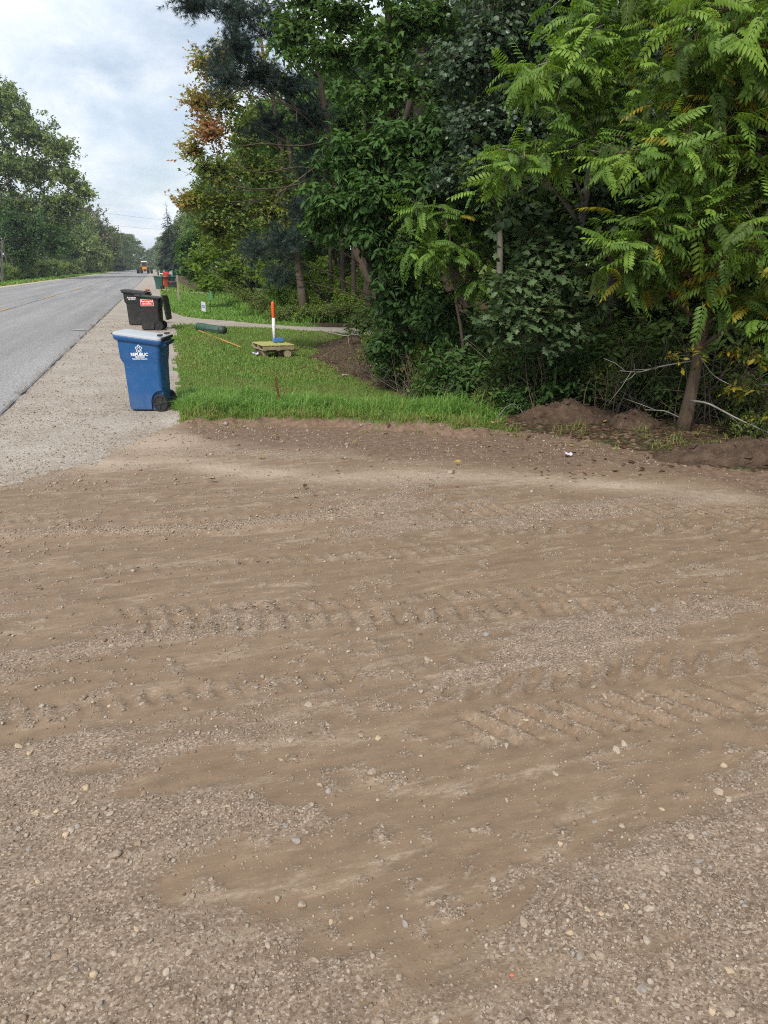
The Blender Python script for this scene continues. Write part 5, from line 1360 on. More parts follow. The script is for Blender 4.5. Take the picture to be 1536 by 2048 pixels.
T9b.stem([wb, (5.35, 21.99, 2.78), (4.96, 21.89, 5.13), (4.67, 21.77, 6.68), (4.36, 21.66, 8.13), (4.12, 21.73, 10.18)], 0.13, 0.06, 8, 0.015, 14)
for k, (c, rd, n, ti) in enumerate([
    ((2.56, 21.15, 8.07), (1.1, 1.0, 0.5), 150, .5), ((1.48, 21.05, 8.11), (0.8, 0.8, 0.3), 90, .55), ((3.53, 21.07, 7.69), (0.9, 0.9, 0.6), 130, .4), ((2.37, 20.99, 7.21), (0.7, 0.8, 0.45), 120, .5), ((2.08, 20.98, 6.59), (0.55, 0.6, 0.45), 90, .55),
    ((2.99, 21.23, 6.70), (0.7, 0.7, 0.5), 100, .4), ((3.77, 21.31, 6.54), (0.7, 0.7, 0.5), 90, .3), ((4.35, 21.66, 5.81), (0.8, 0.7, 0.6), 100, .25), ((3.30, 21.97, 5.69), (0.9, 0.8, 0.5), 80, .3),
    ((3.34, 20.50, 2.72), (0.6, 0.6, 0.5), 90, .55), ((2.60, 21.03, 2.47), (0.45, 0.5, 0.4), 60, .6), ((3.21, 20.75, 1.83), (0.5, 0.6, 0.35), 60, .5), ((4.05, 21.23, 3.52), (0.7, 0.7, 0.6), 90, .3), ((4.37, 21.96, 4.74), (0.8, 0.7, 0.7), 90, .2), ((3.11, 21.19, 8.97), (1.2, 1.0, 0.5), 90, .4)]):
    T9b.blob(c, rd, n, 9, 0.16, 4, 0.55, 0.02, 0.4, 0.3, (ti, 0.2), 10, 0.025, k + 250, 0.5, 0.005)
for pts in ([(5.01, 21.77, 4.74), (3.72, 20.80, 4.04), (2.36, 20.48, 3.91), (1.38, 20.45, 4.23)], [(4.92, 21.80, 5.36), (3.93, 21.05, 5.04), (2.83, 20.65, 5.05), (1.80, 20.54, 4.83)], [(4.86, 21.82, 5.74), (3.84, 21.08, 5.98), (2.64, 20.60, 6.27), (1.65, 20.58, 6.10)],
            [(5.08, 21.86, 4.49), (3.90, 20.96, 4.60), (2.77, 20.56, 4.29), (2.14, 20.44, 4.48)], [(4.92, 21.80, 5.12), (4.27, 21.27, 5.74), (3.43, 20.89, 6.09), (2.38, 20.68, 6.00)], [(5.10, 21.85, 5.13), (4.02, 20.92, 4.36), (3.04, 20.80, 3.72), (1.85, 20.63, 3.62)]):
    pine_dead(T9b, pts, 0.028)
T9b.finish(BARK, L_PIN, PIN, 0)

# --- maple turning red and gold over the lawn
wb = base_at(5.9, 31.8)
T10 = Tree('maple_tree', wb, 'maple turning red and gold along its roadside edge above the mown lawn')
T10.stem([wb, (5.76, 32.71, 3.12), (5.48, 32.80, 6.03), (5.01, 32.94, 8.76), (4.74, 33.02, 10.84)], 0.17, 0.05, 8, 0.04, 12)
for k, (c, rd, n, ti) in enumerate([
    ((2.42, 31.62, 9.18), (0.7, 0.8, 0.7), 100, .58), ((2.06, 31.73, 7.94), (0.8, 0.8, 0.55), 130, .68), ((2.44, 31.61, 7.00), (0.9, 0.9, 0.6), 180, .74), ((1.74, 31.82, 6.31), (0.6, 0.8, 0.5), 100, .58), ((3.11, 31.94, 8.12), (0.9, 0.9, 0.7), 170, .34),
    ((3.97, 31.68, 7.08), (1.2, 1.1, 0.9), 260, .26), ((2.53, 31.59, 5.61), (1.2, 1.1, 0.7), 260, .32), ((4.27, 31.59, 5.67), (1.2, 1.1, 0.9), 260, .22), ((1.88, 31.78, 4.53), (0.9, 1.0, 0.55), 170, .40), ((3.00, 31.45, 4.35), (1.2, 1.1, 0.8), 260, .26),
    ((1.31, 31.95, 4.44), (0.5, 0.6, 0.3), 50, .66), ((4.58, 31.50, 4.20), (1.2, 1.1, 0.9), 250, .32), ((2.41, 32.15, 3.45), (1.1, 1.0, 0.7), 220, .30), ((3.75, 31.75, 3.07), (1.2, 1.0, 0.8), 240, .28), ((3.25, 32.42, 9.58), (0.9, 0.9, 0.8), 130, .55), ((5.95, 32.14, 5.03), (1.1, 1, 1), 200, .3), ((4.66, 33.04, 9.29), (1.2, 1.0, 1.0), 180, .45)]):
    T10.blob(c, np.array(rd) * 1.12, n, 8, 0.135, 1, 0.75, 0.30 if ti > 0.6 else 0.0, 0.9, 0.6, (ti, 0.13), 9, 0.035, k + 300, 0.62, 0.006)
T10.finish(BARK, L_RED, MPL6, 0)

# --- bright young trees behind the mown lawn
def simple_tree(name, label, base, blobs, leafm, temps, size, bark, per=5, tl=0.5, trunk_r=0.08, top=None, group=None, seed=0, tint_sd=0.2, droop=-0.12, shell=0.45):
    T = Tree(name, base, label, 'tree', group)
    cs = np.array([b[0] for b in blobs]); tp = top or (cs[:, 0].mean(), cs[:, 1].mean(), cs[:, 2].max())
    T.stem([base, ((base[0] + tp[0]) / 2 + 0.1, (base[1] + tp[1]) / 2, (base[2] + tp[2]) / 2), tp], trunk_r, trunk_r * 0.35, 7, 0.03, 10)
    for k, (c, rd, n, ti) in enumerate(blobs):
        T.blob(c, rd, n, per, size, len(temps), tl, droop, 0.9, 0.8, (ti, tint_sd), 6, trunk_r * 0.35, seed + k, shell, 0.006)
    T.finish(bark, leafm, temps, 0)
    return T.root
x_, y_ = 6.0, 45.0
simple_tree('young_maple', 'bright green young tree low beside the far lawn, below the turning maple', base_at(5.6, 44), [
    ((3.21, 43.90, 2.92), (1.3, 1.3, 0.9), 200, .5), ((2.31, 43.13, 2.39), (0.9, 1.0, 0.7), 150, .55), ((3.85, 42.67, 1.87), (1.2, 1.1, 0.8), 200, .45), ((2.69, 41.97, 1.23), (1.1, 1.0, 0.6), 170, .5), ((4.69, 44.51, 3.48), (1.2, 1.2, 0.9), 160, .4)], L_BRI, MPL, 0.17, BARK, seed=400)
simple_tree('young_maple', 'yellow green young tree behind the brush at the edge of the far lawn', base_at(8.4, 37), [
    ((5.39, 38.04, 1.77), (1.2, 1.2, 0.7), 160, .6), ((6.81, 37.62, 1.41), (1.1, 1.2, 0.7), 150, .65), ((8.01, 37.26, 1.89), (1.1, 1.1, 0.7), 150, .6), ((5.90, 36.85, 0.85), (1.0, 1.0, 0.5), 130, .55), ((8.48, 36.08, 1.08), (1.0, 1.0, 0.6), 130, .6)], L_BRI, MPL, 0.16, BARK, seed=420)
simple_tree('roadside_tree', 'dull green tree between the spruce and the turning maple', base_at(7.0, 72), [
    ((4.02, 71.83, 4.74), (2.0, 2.0, 1.3), 130, .45), ((2.84, 72.18, 3.47), (1.4, 1.6, 1.2), 110, .4), ((5.16, 73.58, 6.54), (1.8, 2.0, 1.4), 120, .35), ((5.89, 73.36, 4.39), (2.0, 2.0, 1.6), 130, .4), ((3.04, 70.04, 1.76), (1.6, 1.5, 1.1), 110, .45)], L_MAP, CL, 0.55, BARK, 3, 0.8, 0.15, seed=440)

# --- slim trunks standing in the light behind the drive
def slim(x, y, r, lean, label, h=8.5, seed=0):
    wb = base_at(x, y)
    T = Tree('forest_tree', wb, label, 'tree', 'slim trunks behind the gravel drive')
    T.stem([wb, (x + lean * 0.5, y, h * 0.5), (x + lean, y, h)], r, r * 0.6, 8, 0.03, 12, seed)
    for k in range(5):
        a = seed + k * 1.3
        T.blob((x + lean + 1.3 * math.cos(a), y + 1.3 * math.sin(a), h * (0.62 + 0.10 * k)), (1.3, 1.3, 0.8), 60, 3, 0.5, 4, 0.7, -0.1, 0.9, 0.8, (0.45, 0.2), 4, 0.03, seed * 7 + k, 0.45, 0.006)
    T.finish(BARK_D, L_MAP, CL, 0)
for q, (u_x, u_y, r, lean, lab) in enumerate(((7.0, 42.5, 0.10, 0.1, 'thin dark trunk behind the white and orange marker post'), (7.35, 40.2, 0.17, -0.45, 'thick leaning trunk just right of the marker post'), (8.1, 36.2, 0.10, -0.15, 'thin trunk midway between the leaning trunk and the wood edge'),
                                             (8.2, 34.2, 0.12, -0.1, 'straight dark trunk, third from the wood edge above the drive'), (8.3, 32.6, 0.11, 0.05, 'straight thin trunk, second from the wood edge above the drive'), (8.4, 30.6, 0.21, 0.1, 'thick mottled trunk where the gravel drive enters the wood'))):
    slim(u_x, u_y, r, lean, lab, 8.5 + q * 0.3, q + 3)

# --- shrubs: three kinds, copied along the edges
def shrub_proto(name, leafm, temps, size, n, per, rad, tint, tl, stems=5, seed=0):
    T = Tree(name, (0, 0, 0), 'x', 'shrub')
    r = np.random.default_rng(seed)
    T.stem([(0, 0, -0.1), (0.02, 0, rad[2] * 0.6), (0, 0.03, rad[2] * 1.2)], 0.02, 0.008, 5, 0.01, 6)
    for k in range(stems):
        a = k * 2 * math.pi / stems + r.uniform(-.4, .4); q = r.uniform(0.25, 0.62)
        c = (rad[0] * q * math.cos(a), rad[1] * q * math.sin(a), rad[2] * r.uniform(0.45, 1.45))
        T.blob(c, (rad[0] * 0.62, rad[1] * 0.62, rad[2] * 0.55), n, per, size, len(temps), tl, -0.12, 0.8, 0.8, (tint + r.normal(0, .08), 0.2), 6, 0.012, seed + k, 0.5, 0.003)
    T.finish(BARK, leafm, temps, 0, crown='foliage')
    return T.root
def place(proto, used, x, y, sc, rot, label, group=None, z=None):
    o = proto if not used else copy_tree(proto)
    o.location = (x, y, (gz(x, y) if z is None else z) - 0.02); o.rotation_euler = (0, 0, rot)
    o.scale = (sc, sc, sc) if not isinstance(sc, tuple) else sc
    o['label'] = label
    if group: o['group'] = group
    return o
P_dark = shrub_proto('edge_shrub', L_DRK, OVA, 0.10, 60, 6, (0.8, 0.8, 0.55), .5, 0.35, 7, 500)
P_che = shrub_proto('edge_shrub', L_CHE, OVA, 0.125, 55, 6, (0.8, 0.8, 0.6), .5, 0.35, 7, 520)
P_bri = shrub_proto('edge_shrub', L_BRI, SIM, 0.065, 90, 7, (0.5, 0.5, 0.5), .45, 0.3, 6, 540)
P_fer = shrub_proto('edge_shrub', L_MIX, SIM, 0.09, 60, 6, (0.8, 0.8, 0.5), .45, 0.35, 6, 560)
used = set()
def put(P, *a, **k):
    o = place(P, P.name in used, *a, **k); used.add(P.name); return o
for q, (x_, y_, s_, P_, lab) in enumerate(((4.62, 11.15, 0.85, P_che, 'tall glossy shrub right in front of the feathery sapling stem'), (4.85, 13.4, 0.9, P_fer, 'leafy weedy shrub right beside the hanging vine'), (4.7, 14.6, 0.8, P_che, 'glossy low shrub left of the hanging vine'), (5.15, 10.2, 0.75, P_dark, 'green shrub in front of the oak stem'), (5.75, 10.0, 0.8, P_che, 'glossy shrub in front of the pale walnut stem'), (6.7, 8.75, 0.7, P_dark, 'green shrub left of the walnut foot'), (4.5, 11.5, 0.75, P_dark, 'broad green shrub hiding the stem of the small feathery sapling'), (4.55, 12.0, 0.55, P_dark, 'low green shrub on the grass edge left of the oak'), (4.5, 13.9, 0.6, P_che, 'low glossy shrub below the left end of the vine'), (4.75, 15.0, 0.75, P_dark, 'green shrub spilling onto the ditch beneath the cherry'), (4.9, 16.3, 0.75, P_fer, 'weedy shrub at the ditch beneath the cherry tips'),
        (5.25, 10.6, 0.6, P_fer, 'weedy shrub behind the bent stick'), (5.7, 10.9, 0.9, P_dark, 'green shrub behind the largest soil heap'), (6.5, 9.7, 0.7, P_fer, 'weedy shrub between the soil heaps and the walnut'), (7.1, 9.1, 0.8, P_dark, 'green shrub behind the walnut foot'), (7.5, 8.1, 0.6, P_fer, 'weedy shrub right of the walnut foot'), (8.2, 7.3, 0.8, P_che, 'glossy shrub at the right edge behind the soil bank'), (6.9, 7.3, 0.35, P_fer, 'small weed behind the long soil bank'), (4.72, 10.3, 0.40, P_fer, 'small weed where the long grass meets the wood'), (5.5, 12.5, 1.0, P_dark, 'tall green shrub below the small feathery sapling'))):
    put(P_, x_, y_, (s_ * 1.1, s_ * 1.1, s_ * 1.35), q * 1.9 + 0.4, lab)
put(P_bri, 4.75, 13.2, (0.7, 0.7, 1.25), 0.3, 'bright green small-leaved vine hanging down to the ditch below the cherry')
put(P_bri, 5.25, 18.6, 0.75, 1.3, 'bright leafy shrub at the wood edge right of the pallet')
put(P_bri, 5.45, 17.2, 0.6, 2.3, 'low bright shrub in the ditch right of the pallet')
put(P_che, 5.3, 11.4, 0.85, 0.5, 'dark glossy shrub at the foot of the oak')
put(P_che, 4.9, 9.75, 0.42, 1.9, 'low glossy plant beside the first dirt heap')
put(P_che, 5.6, 15.4, 1.1, 2.5, 'large dark shrub under the cherry')
put(P_dark, 6.0, 18.8, 1.1, 0.9, 'dark shrub at the drive corner of the wood')
put(P_dark, 5.0, 12.4, 0.8, 4.0, 'dark shrub between the vine and the oak')
put(P_dark, 6.2, 21.6, 1.2, 2.0, 'dark shrub just before the gravel drive')
put(P_dark, 6.6, 11.4, 1.3, 1.0, 'shaded shrub behind the first dirt heap', 'shrubs in deep shade')
put(P_dark, 7.6, 10.2, 1.3, 3.0, 'shaded shrub behind the leaning walnut', 'shrubs in deep shade')
put(P_dark, 8.6, 8.6, 1.4, 5.0, 'shaded shrub at the right behind the leaning walnut', 'shrubs in deep shade')
def twig_proto(seed):
    T = Tree('dead_brush', (0, 0, 0), 'x', 'brush'); r = np.random.default_rng(seed)
    for k in range(26):
        a = r.uniform(0, 6.28); b0 = r.normal(0, 0.25, 3) * [1, 1, 0]; tip = b0 + [r.normal(0, .45), r.normal(0, .45), r.uniform(0.35, 1.3)]
        P = bez(b0, (b0 + tip) / 2 + r.normal(0, .12, 3), tip, 6); T.limbs.tube(P, np.linspace(0.009, 0.003, 6), 4, cap=False)
        for q in range(3):
            i = int(r.integers(1, 5)); e = P[i] + r.normal(0, .18, 3); T.limbs.tube(np.array([P[i], (P[i] + e) / 2 + r.normal(0, .02, 3), e]), [0.004, 0.003, 0.002], 3, cap=False)
    T.limbs.build('twigs', TWIG, T.root); return T.root
TWIG = bark_mat('twig_bark', (0.09, 0.065, 0.048), (0.24, 0.19, 0.15), (10, 10, 10), 0.003)
P_tw = twig_proto(77)
for q, (x_, y_, s_, lab) in enumerate(((4.35, 14.2, 0.8, 'tangle of dead brown twigs in the ditch left of the vine'), (4.35, 12.9, 0.75, 'tangle of dead twigs just below the vine'), (4.3, 16.2, 0.7, 'low dead twigs on the litter right of the pallet'), (4.75, 11.1, 0.8, 'dead twigs at the foot of the oak shrubs'), (5.35, 9.9, 0.8, 'dead twigs behind the largest soil heap'),
        (6.35, 9.0, 0.9, 'dead twigs between the small heap and the walnut'), (7.0, 8.3, 1.0, 'dead twigs right behind the walnut foot'), (5.9, 11.2, 1.1, 'tall dead twigs deep behind the oak'), (4.0, 18.4, 0.5, 'scatter of dead twigs beside the pallet'), (7.7, 7.2, 0.8, 'dead twigs above the long soil bank'))):
    put(P_tw, x_, y_, s_, q * 2.2, lab, 'dead brush along the wood edge')
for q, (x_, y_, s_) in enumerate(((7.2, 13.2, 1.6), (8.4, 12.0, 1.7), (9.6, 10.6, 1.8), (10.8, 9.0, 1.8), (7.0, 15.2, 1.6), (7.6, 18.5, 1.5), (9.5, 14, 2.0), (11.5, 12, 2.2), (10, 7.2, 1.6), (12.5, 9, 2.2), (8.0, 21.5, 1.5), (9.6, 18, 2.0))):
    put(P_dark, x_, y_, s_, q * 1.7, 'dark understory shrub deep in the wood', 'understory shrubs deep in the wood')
for q, (x_, y_, s_, lab) in enumerate(((4.6, 29.6, 0.8, 'weedy shrub at the near corner of the far lawn by the drive'), (5.2, 28.9, 0.9, 'weedy shrub behind the top of the marker post'), (6.2, 28.3, 1.0, 'weedy shrub above the drive below the leaning trunk'), (7.3, 27.8, 1.0, 'weedy shrub above the drive at the thick mottled trunk'),
                                      (4.6, 33, 0.8, 'pale weedy shrub along the far lawn edge'), (4.7, 37, 0.9, 'weedy shrub along the far lawn behind the stake'), (5.0, 42, 1.1, 'weedy shrub along the far lawn behind the mailbox'), (5.2, 48, 1.2, 'shrub at the far end of the lawn by the second drive'))):
    put(P_fer, x_, y_, s_, q * 2.1, lab, 'weedy shrubs along the far lawn')
for q, (x_, y_, s_) in enumerate(((6.2, 33, 1.3), (7.4, 30.3, 1.2), (6.4, 38, 1.5), (9.2, 31, 1.6), (8.6, 40, 1.8), (10.5, 36, 2.0), (7, 48, 1.9), (9.6, 46, 2.2), (12.5, 33, 2.0), (11.5, 29, 1.8), (12, 42, 2.4), (14.5, 38, 2.4))):
    put(P_bri, x_, y_, s_ * 1.25, q * 1.3, 'bright green bush among the slim trunks behind the drive', 'bright bushes behind the drive')
for q, (x_, y_, s_) in enumerate(((4.9, 58, 1.6), (5.4, 78, 2.0), (4.8, 88, 1.8), (5.2, 100, 2.2), (6, 66, 2.0))):
    put(P_fer, x_, y_, s_, q * 1.3 + .5, 'brownish shrub along the far right edge of the road', 'shrubs along the far right roadside')

# --- wood behind: tall trees, copied
def forest_proto(leafm, bark, seed, h=9.0, size=0.45, n=70, w=2.1, low=0.35, tint=0.45, temps=CL):
    T = Tree('forest_tree', (0, 0, 0), 'x', 'tree')
    r = np.random.default_rng(seed)
    T.stem([(0, 0, -0.15), (0.1, 0.05, h * 0.5), (-0.05, 0.1, h)], 0.14, 0.04, 7, 0.03, 12, seed)
    for k in range(13):
        f = k / 12; a = k * 2.4 + r.uniform(-.4, .4); q = w * (0.75 - 0.35 * f) * r.uniform(0.5, 1.0)
        T.blob((q * math.cos(a), q * math.sin(a), h * (low + (1.02 - low) * f)), (w * 0.62, w * 0.62, h * 0.10), n, 3, size, len(temps), 0.7, -0.1, 0.9, 0.8, (tint + r.normal(0, .1), 0.2), 4, 0.035, seed + k, 0.45, 0.006)
    T.finish(bark, leafm, temps, 0)
    return T.root
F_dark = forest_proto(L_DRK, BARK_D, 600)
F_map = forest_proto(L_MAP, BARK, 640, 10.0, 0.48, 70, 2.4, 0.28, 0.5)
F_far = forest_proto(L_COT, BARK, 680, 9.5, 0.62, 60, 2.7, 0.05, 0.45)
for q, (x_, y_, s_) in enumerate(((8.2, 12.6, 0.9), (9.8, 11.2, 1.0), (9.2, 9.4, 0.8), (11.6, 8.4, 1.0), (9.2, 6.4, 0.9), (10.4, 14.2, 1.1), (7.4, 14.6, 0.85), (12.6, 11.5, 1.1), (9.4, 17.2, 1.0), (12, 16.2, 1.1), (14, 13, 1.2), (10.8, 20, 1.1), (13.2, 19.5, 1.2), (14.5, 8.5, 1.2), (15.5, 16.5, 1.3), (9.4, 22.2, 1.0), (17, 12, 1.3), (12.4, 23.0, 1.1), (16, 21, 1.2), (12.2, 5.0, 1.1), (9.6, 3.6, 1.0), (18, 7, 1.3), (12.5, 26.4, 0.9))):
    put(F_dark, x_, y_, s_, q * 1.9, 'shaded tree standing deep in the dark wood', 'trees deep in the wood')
for q, (x_, y_, s_) in enumerate(((8.6, 52, 1.05), (11, 48, 1.2), (7.6, 57, 1.0), (9.5, 62, 1.3), (19, 33, 1.2), (19, 44, 1.3), (22, 37, 1.4), (14.5, 57, 1.4), (7.4, 86, 1.1), (9, 97, 1.3), (8, 112, 1.3), (20, 28, 1.3))):
    put(F_map, x_, y_, s_, q * 2.3, 'leafy green tree in the wood behind the far lawn', 'trees behind the far lawn')
for q, (x_, y_, s_) in enumerate(((8.0, 150, 1.4), (9.5, 185, 1.6), (8.5, 215, 1.5), (8, 250, 1.5), (10, 290, 1.7), (9, 330, 1.7), (10, 380, 1.9), (7, 430, 2.0), (4.5, 480, 1.8), (-3, 640, 1.5), (2.5, 560, 1.8), (12, 440, 2.2), (6.4, 232, 1.1), (6.0, 290, 1.3), (5.5, 370, 1.5), (-6, 650, 1.4), (1, 650, 1.6))):
    put(F_far, x_, y_, s_, q * 2.3, 'hazy green tree far along the right side of the road', 'far trees along the right side')

# --- spruces
def spruce_proto(seed=0):
    T = Tree('spruce_tree', (0, 0, 0), 'x', 'tree'); r = np.random.default_rng(seed)
    h = 10.0
    T.stem([(0, 0, -0.2), (0, 0, 5), (0, 0, h)], 0.16, 0.02, 7, 0.01, 12)
    n = 620
    z = h * (1 - np.sqrt(r.random(n))) * 0.97 + 0.25; a = r.uniform(0, 6.28, n)
    rad = (h - z) / h * 2.35 * (0.85 + 0.25 * np.sin(z * 4.0)) + 0.08; q = r.uniform(0.25, 0.75, n)
    P = np.stack([np.cos(a) * rad * q, np.sin(a) * rad * q, z + 0.15 * rad], 1)
    F = np.stack([np.cos(a), np.sin(a), -0.30 + 0.35 * z / h + r.normal(0, .12, n)], 1); Nn = np.stack([r.normal(0, .25, n), r.normal(0, .25, n), np.ones(n)], 1)
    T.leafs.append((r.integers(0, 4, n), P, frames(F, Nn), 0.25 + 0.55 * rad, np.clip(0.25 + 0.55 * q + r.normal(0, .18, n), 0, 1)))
    for k in range(40):
        zz = r.uniform(0.6, 8.5); aa = r.uniform(0, 6.28); rr2 = (h - zz) / h * 2.0
        T.limbs.tube([(0, 0, zz), (math.cos(aa) * rr2 * .5, math.sin(aa) * rr2 * .5, zz + .1), (math.cos(aa) * rr2, math.sin(aa) * rr2, zz - 0.1)], [0.03, 0.02, 0.008], 4, cap=False)
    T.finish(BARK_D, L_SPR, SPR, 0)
    return T.root
P_spr = spruce_proto(3)
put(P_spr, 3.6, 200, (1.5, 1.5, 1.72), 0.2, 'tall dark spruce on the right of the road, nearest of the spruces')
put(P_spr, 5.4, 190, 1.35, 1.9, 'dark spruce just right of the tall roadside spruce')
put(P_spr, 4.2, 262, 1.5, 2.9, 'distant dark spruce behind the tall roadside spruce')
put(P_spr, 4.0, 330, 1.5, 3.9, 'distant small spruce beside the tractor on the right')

# --- left side of the road
def LT(name, label, base, blobs, leafm, size, per=4, tl=1.4, tr=0.3, seed=0, sd=0.2, bark=BARK, shell=0.45, top=None):
    return simple_tree(name, label, base, blobs, leafm, CL, size, bark, per, tl, tr, top, None, seed, sd, -0.1, shell)
cb = (-24.5, 152, -0.3)
LT('cottonwood_tree', 'huge airy cottonwood towering over the left side of the road', cb, [
    ((-21.77, 152.52, 26.73), (5.6, 5, 3.6), 180, .5), ((-27.11, 154.11, 24.42), (6, 5, 6), 195, .45), ((-18.88, 151.66, 24.03), (5.0, 5, 3.4), 180, .55), ((-14.94, 150.49, 21.29), (4.0, 4.2, 3.0), 142, .66), ((-13.81, 150.16, 17.32), (3.6, 4, 2.6), 127, .66), ((-18.98, 151.69, 17.72), (5.2, 5, 3.4), 180, .5),
    ((-23.01, 152.89, 18.92), (5.5, 5, 4), 195, .4), ((-11.08, 149.35, 14.89), (2.2, 2.4, 1.4), 67, .7), ((-13.56, 150.08, 12.85), (3.2, 3.4, 2.0), 112, .6), ((-17.26, 151.18, 12.02), (4.8, 4.5, 3.2), 180, .45), ((-23.25, 152.96, 12.02), (5.5, 5, 4), 210, .35), ((-27.90, 154.34, 14.89), (5.5, 5, 5), 180, .4), ((-15.95, 150.79, 9.12), (3.4, 3.6, 2.6), 135, .4), ((-22.68, 153.84, 29.97), (4.2, 4, 2.6), 120, .6)],
    L_COT, 0.95, 4, 2.0, 0.55, 700, 0.2, BARK, 0.5, (-26, 152, 26))
LT('roadside_tree', 'dark leafy tree under the cottonwood at the left edge of the picture', (-24, 141, -0.3), [((-22.81, 142.40, 8.61), (4.4, 4, 3.4), 150, .3), ((-18.67, 142.21, 7.88), (4.2, 4, 3.2), 150, .3), ((-15.88, 142.43, 5.53), (3.2, 3.2, 2.6), 120, .35), ((-27.61, 143.83, 8.61), (4.4, 4, 4), 120, .35), ((-21.82, 142.10, 4.69), (4.4, 4, 3), 140, .3)], L_MAP, 0.85, 4, 1.4, 0.25, 730, top=(-24, 141, 9))
LT('roadside_tree', 'leafy green tree right of the cottonwood on the left roadside', (-24, 246, -0.3), [((-20.99, 248.27, 11.67), (6.0, 6, 5.5), 140, .5), ((-18.08, 243.23, 7.09), (5.4, 5.6, 5), 140, .6), ((-23.37, 244.80, 6.67), (5, 5.6, 5), 130, .4), ((-21.96, 251.69, 15.31), (5, 5, 3.6), 100, .45), ((-15.40, 242.43, 4.58), (3.4, 4, 2.8), 90, .65)], L_COT, 1.4, 3, 2.4, 0.35, 750, top=(-24, 246, 14))
LT('roadside_tree', 'reddish brown tinted tree behind the left roadside trees', (-26, 322, -0.3), [((-21.60, 324.61, 17.44), (7, 7, 6), 130, .12), ((-19.44, 323.97, 11.94), (7.5, 7, 6.5), 140, .2), ((-25.85, 333.17, 21.51), (5.6, 5.6, 5), 90, .06), ((-16.66, 323.14, 8.23), (6, 7, 6), 110, .3)], L_MIX, 1.8, 3, 2.8, 0.4, 770, top=(-26, 322, 16))
for q, (x_, y_, sx, sz, lab) in enumerate(((-21.5, 352, 2.3, 2.55, 'tall dark spruce on the left of the road, nearest of the left spruces'), (-19.5, 368, 2.0, 1.7, 'lower dark spruce on the left beside the tall one'), (-18.2, 392, 2.0, 1.5, 'dark spruce at the far end of the left spruces'))):
    put(P_spr, x_, y_, (sx, sx, sz), q * 1.1 + 0.6, lab)
for q, (x_, y_, s_) in enumerate(((-20, 425, 1.6), (-19, 450, 1.9), (-17, 480, 2.0), (-15.5, 520, 2.1), (-13, 560, 2.0), (-24, 470, 2.3), (-10, 600, 1.6), (-28, 400, 2.2))):
    put(F_far, x_, y_, s_, q * 2.9, 'hazy green tree far along the left side of the road', 'far trees along the left side', -0.3)
for q, (x_, y_, s_) in enumerate(((-33, 52, 1.2), (-31, 72, 1.3), (-36, 88, 1.4), (-32, 112, 1.2), (-30, 128, 1.2), (-36, 132, 1.5), (-29, 165, 1.3), (-34, 160, 1.5), (-28, 185, 1.4), (-30, 205, 1.6), (-28, 225, 1.5), (-34, 230, 2.0), (-29, 262, 1.6), (-28, 285, 1.7), (-32, 300, 2.1), (-27, 345, 1.9), (-28, 380, 2.1))):
    put(F_far, x_, y_, s_, q * 2.1, 'green tree standing behind the hedge across the road', 'trees behind the hedge across the road', -0.3)
for q, (x_, y_, s_) in enumerate(((16, 52, 1.6), (20, 45, 1.6), (24, 38, 1.6), (26, 50, 1.9), (20, 62, 1.9), (13, 70, 1.6), (11, 80, 1.5), (28, 28, 1.6), (22, 20, 1.5), (26, 14, 1.6), (20, 14, 1.3), (13.4, 9.6, 0.9), (15, 12, 1.0), (13, 15, 0.9), (16, 7, 1.0), (24, 6, 1.5), (18, 24, 1.4), (32, 20, 1.9), (30, 40, 2.0), (14, 95, 1.8))):
    put(F_far, x_, y_, s_, q * 1.7, 'leafy tree closing the back of the wood', 'trees at the back of the wood')
P_hed = shrub_proto('hedge_bush', L_MIX, CL, 0.42, 46, 4, (2.2, 2.2, 1.4), .6, 0.8, 8, 800)
P_hed2 = shrub_proto('hedge_bush', L_COT, CL, 0.42, 46, 4, (2.2, 2.2, 1.5), .5, 0.8, 8, 820)
for q, (x_, y_, s_) in enumerate(((-23.4, 84, 1.1), (-24, 94, 1.15), (-23.6, 103, 1.1), (-23.8, 113, 1.15), (-23.2, 123, 1.1), (-23.4, 135, 1.15), (-23, 148, 1.2), (-23, 164, 1.3), (-22.6, 182, 1.35), (-22.4, 204, 1.5), (-22, 228, 1.5), (-21.5, 256, 1.6), (-21, 290, 1.7), (-20.6, 325, 1.8))):
    put(P_hed if q % 2 else P_hed2, x_, y_, s_, q * 1.3, ('%s green bush of the hedge across the road, counted from the near end' if q % 2 == 0 else '%s rusty tinged bush of the hedge across the road, counted from the near end') % ['first', 'second', 'third', 'fourth', 'fifth', 'sixth', 'seventh'][q // 2], 'green hedge bushes across the road' if q % 2 == 0 else 'rusty hedge bushes across the road', -0.3)
# bare grey shrub standing in front of the cottonwood
wb = (-20.9, 118, -0.3)
T = Tree('bare_shrub', wb, 'leafless pale grey shrub below the cottonwood', 'shrub')
r_ = np.random.default_rng(9)
for k in range(9):
    a = r_.uniform(0, 6.28); tip = np.array(wb) + [2.6 * math.cos(a) * r_.uniform(.3, 1), 2.0 * math.sin(a), r_.uniform(4.5, 7.0)]
    P = bez(wb, (np.array(wb) + tip) / 2 + [0, 0, 0.8], tip, 7); T.limbs.tube(P - T.base, np.linspace(0.08, 0.02, 7), 4, cap=False)
    for q in range(5):
        i = int(r_.integers(2, 6)); e = P[i] + r_.normal(0, .7, 3) + [0, 0, 0.8]; T.limbs.tube(np.array([P[i], (P[i] + e) / 2 + [0, 0, .1], e]) - T.base, [0.04, 0.025, 0.012], 3, cap=False)
T.limbs.build('branches', DEAD, T.root)

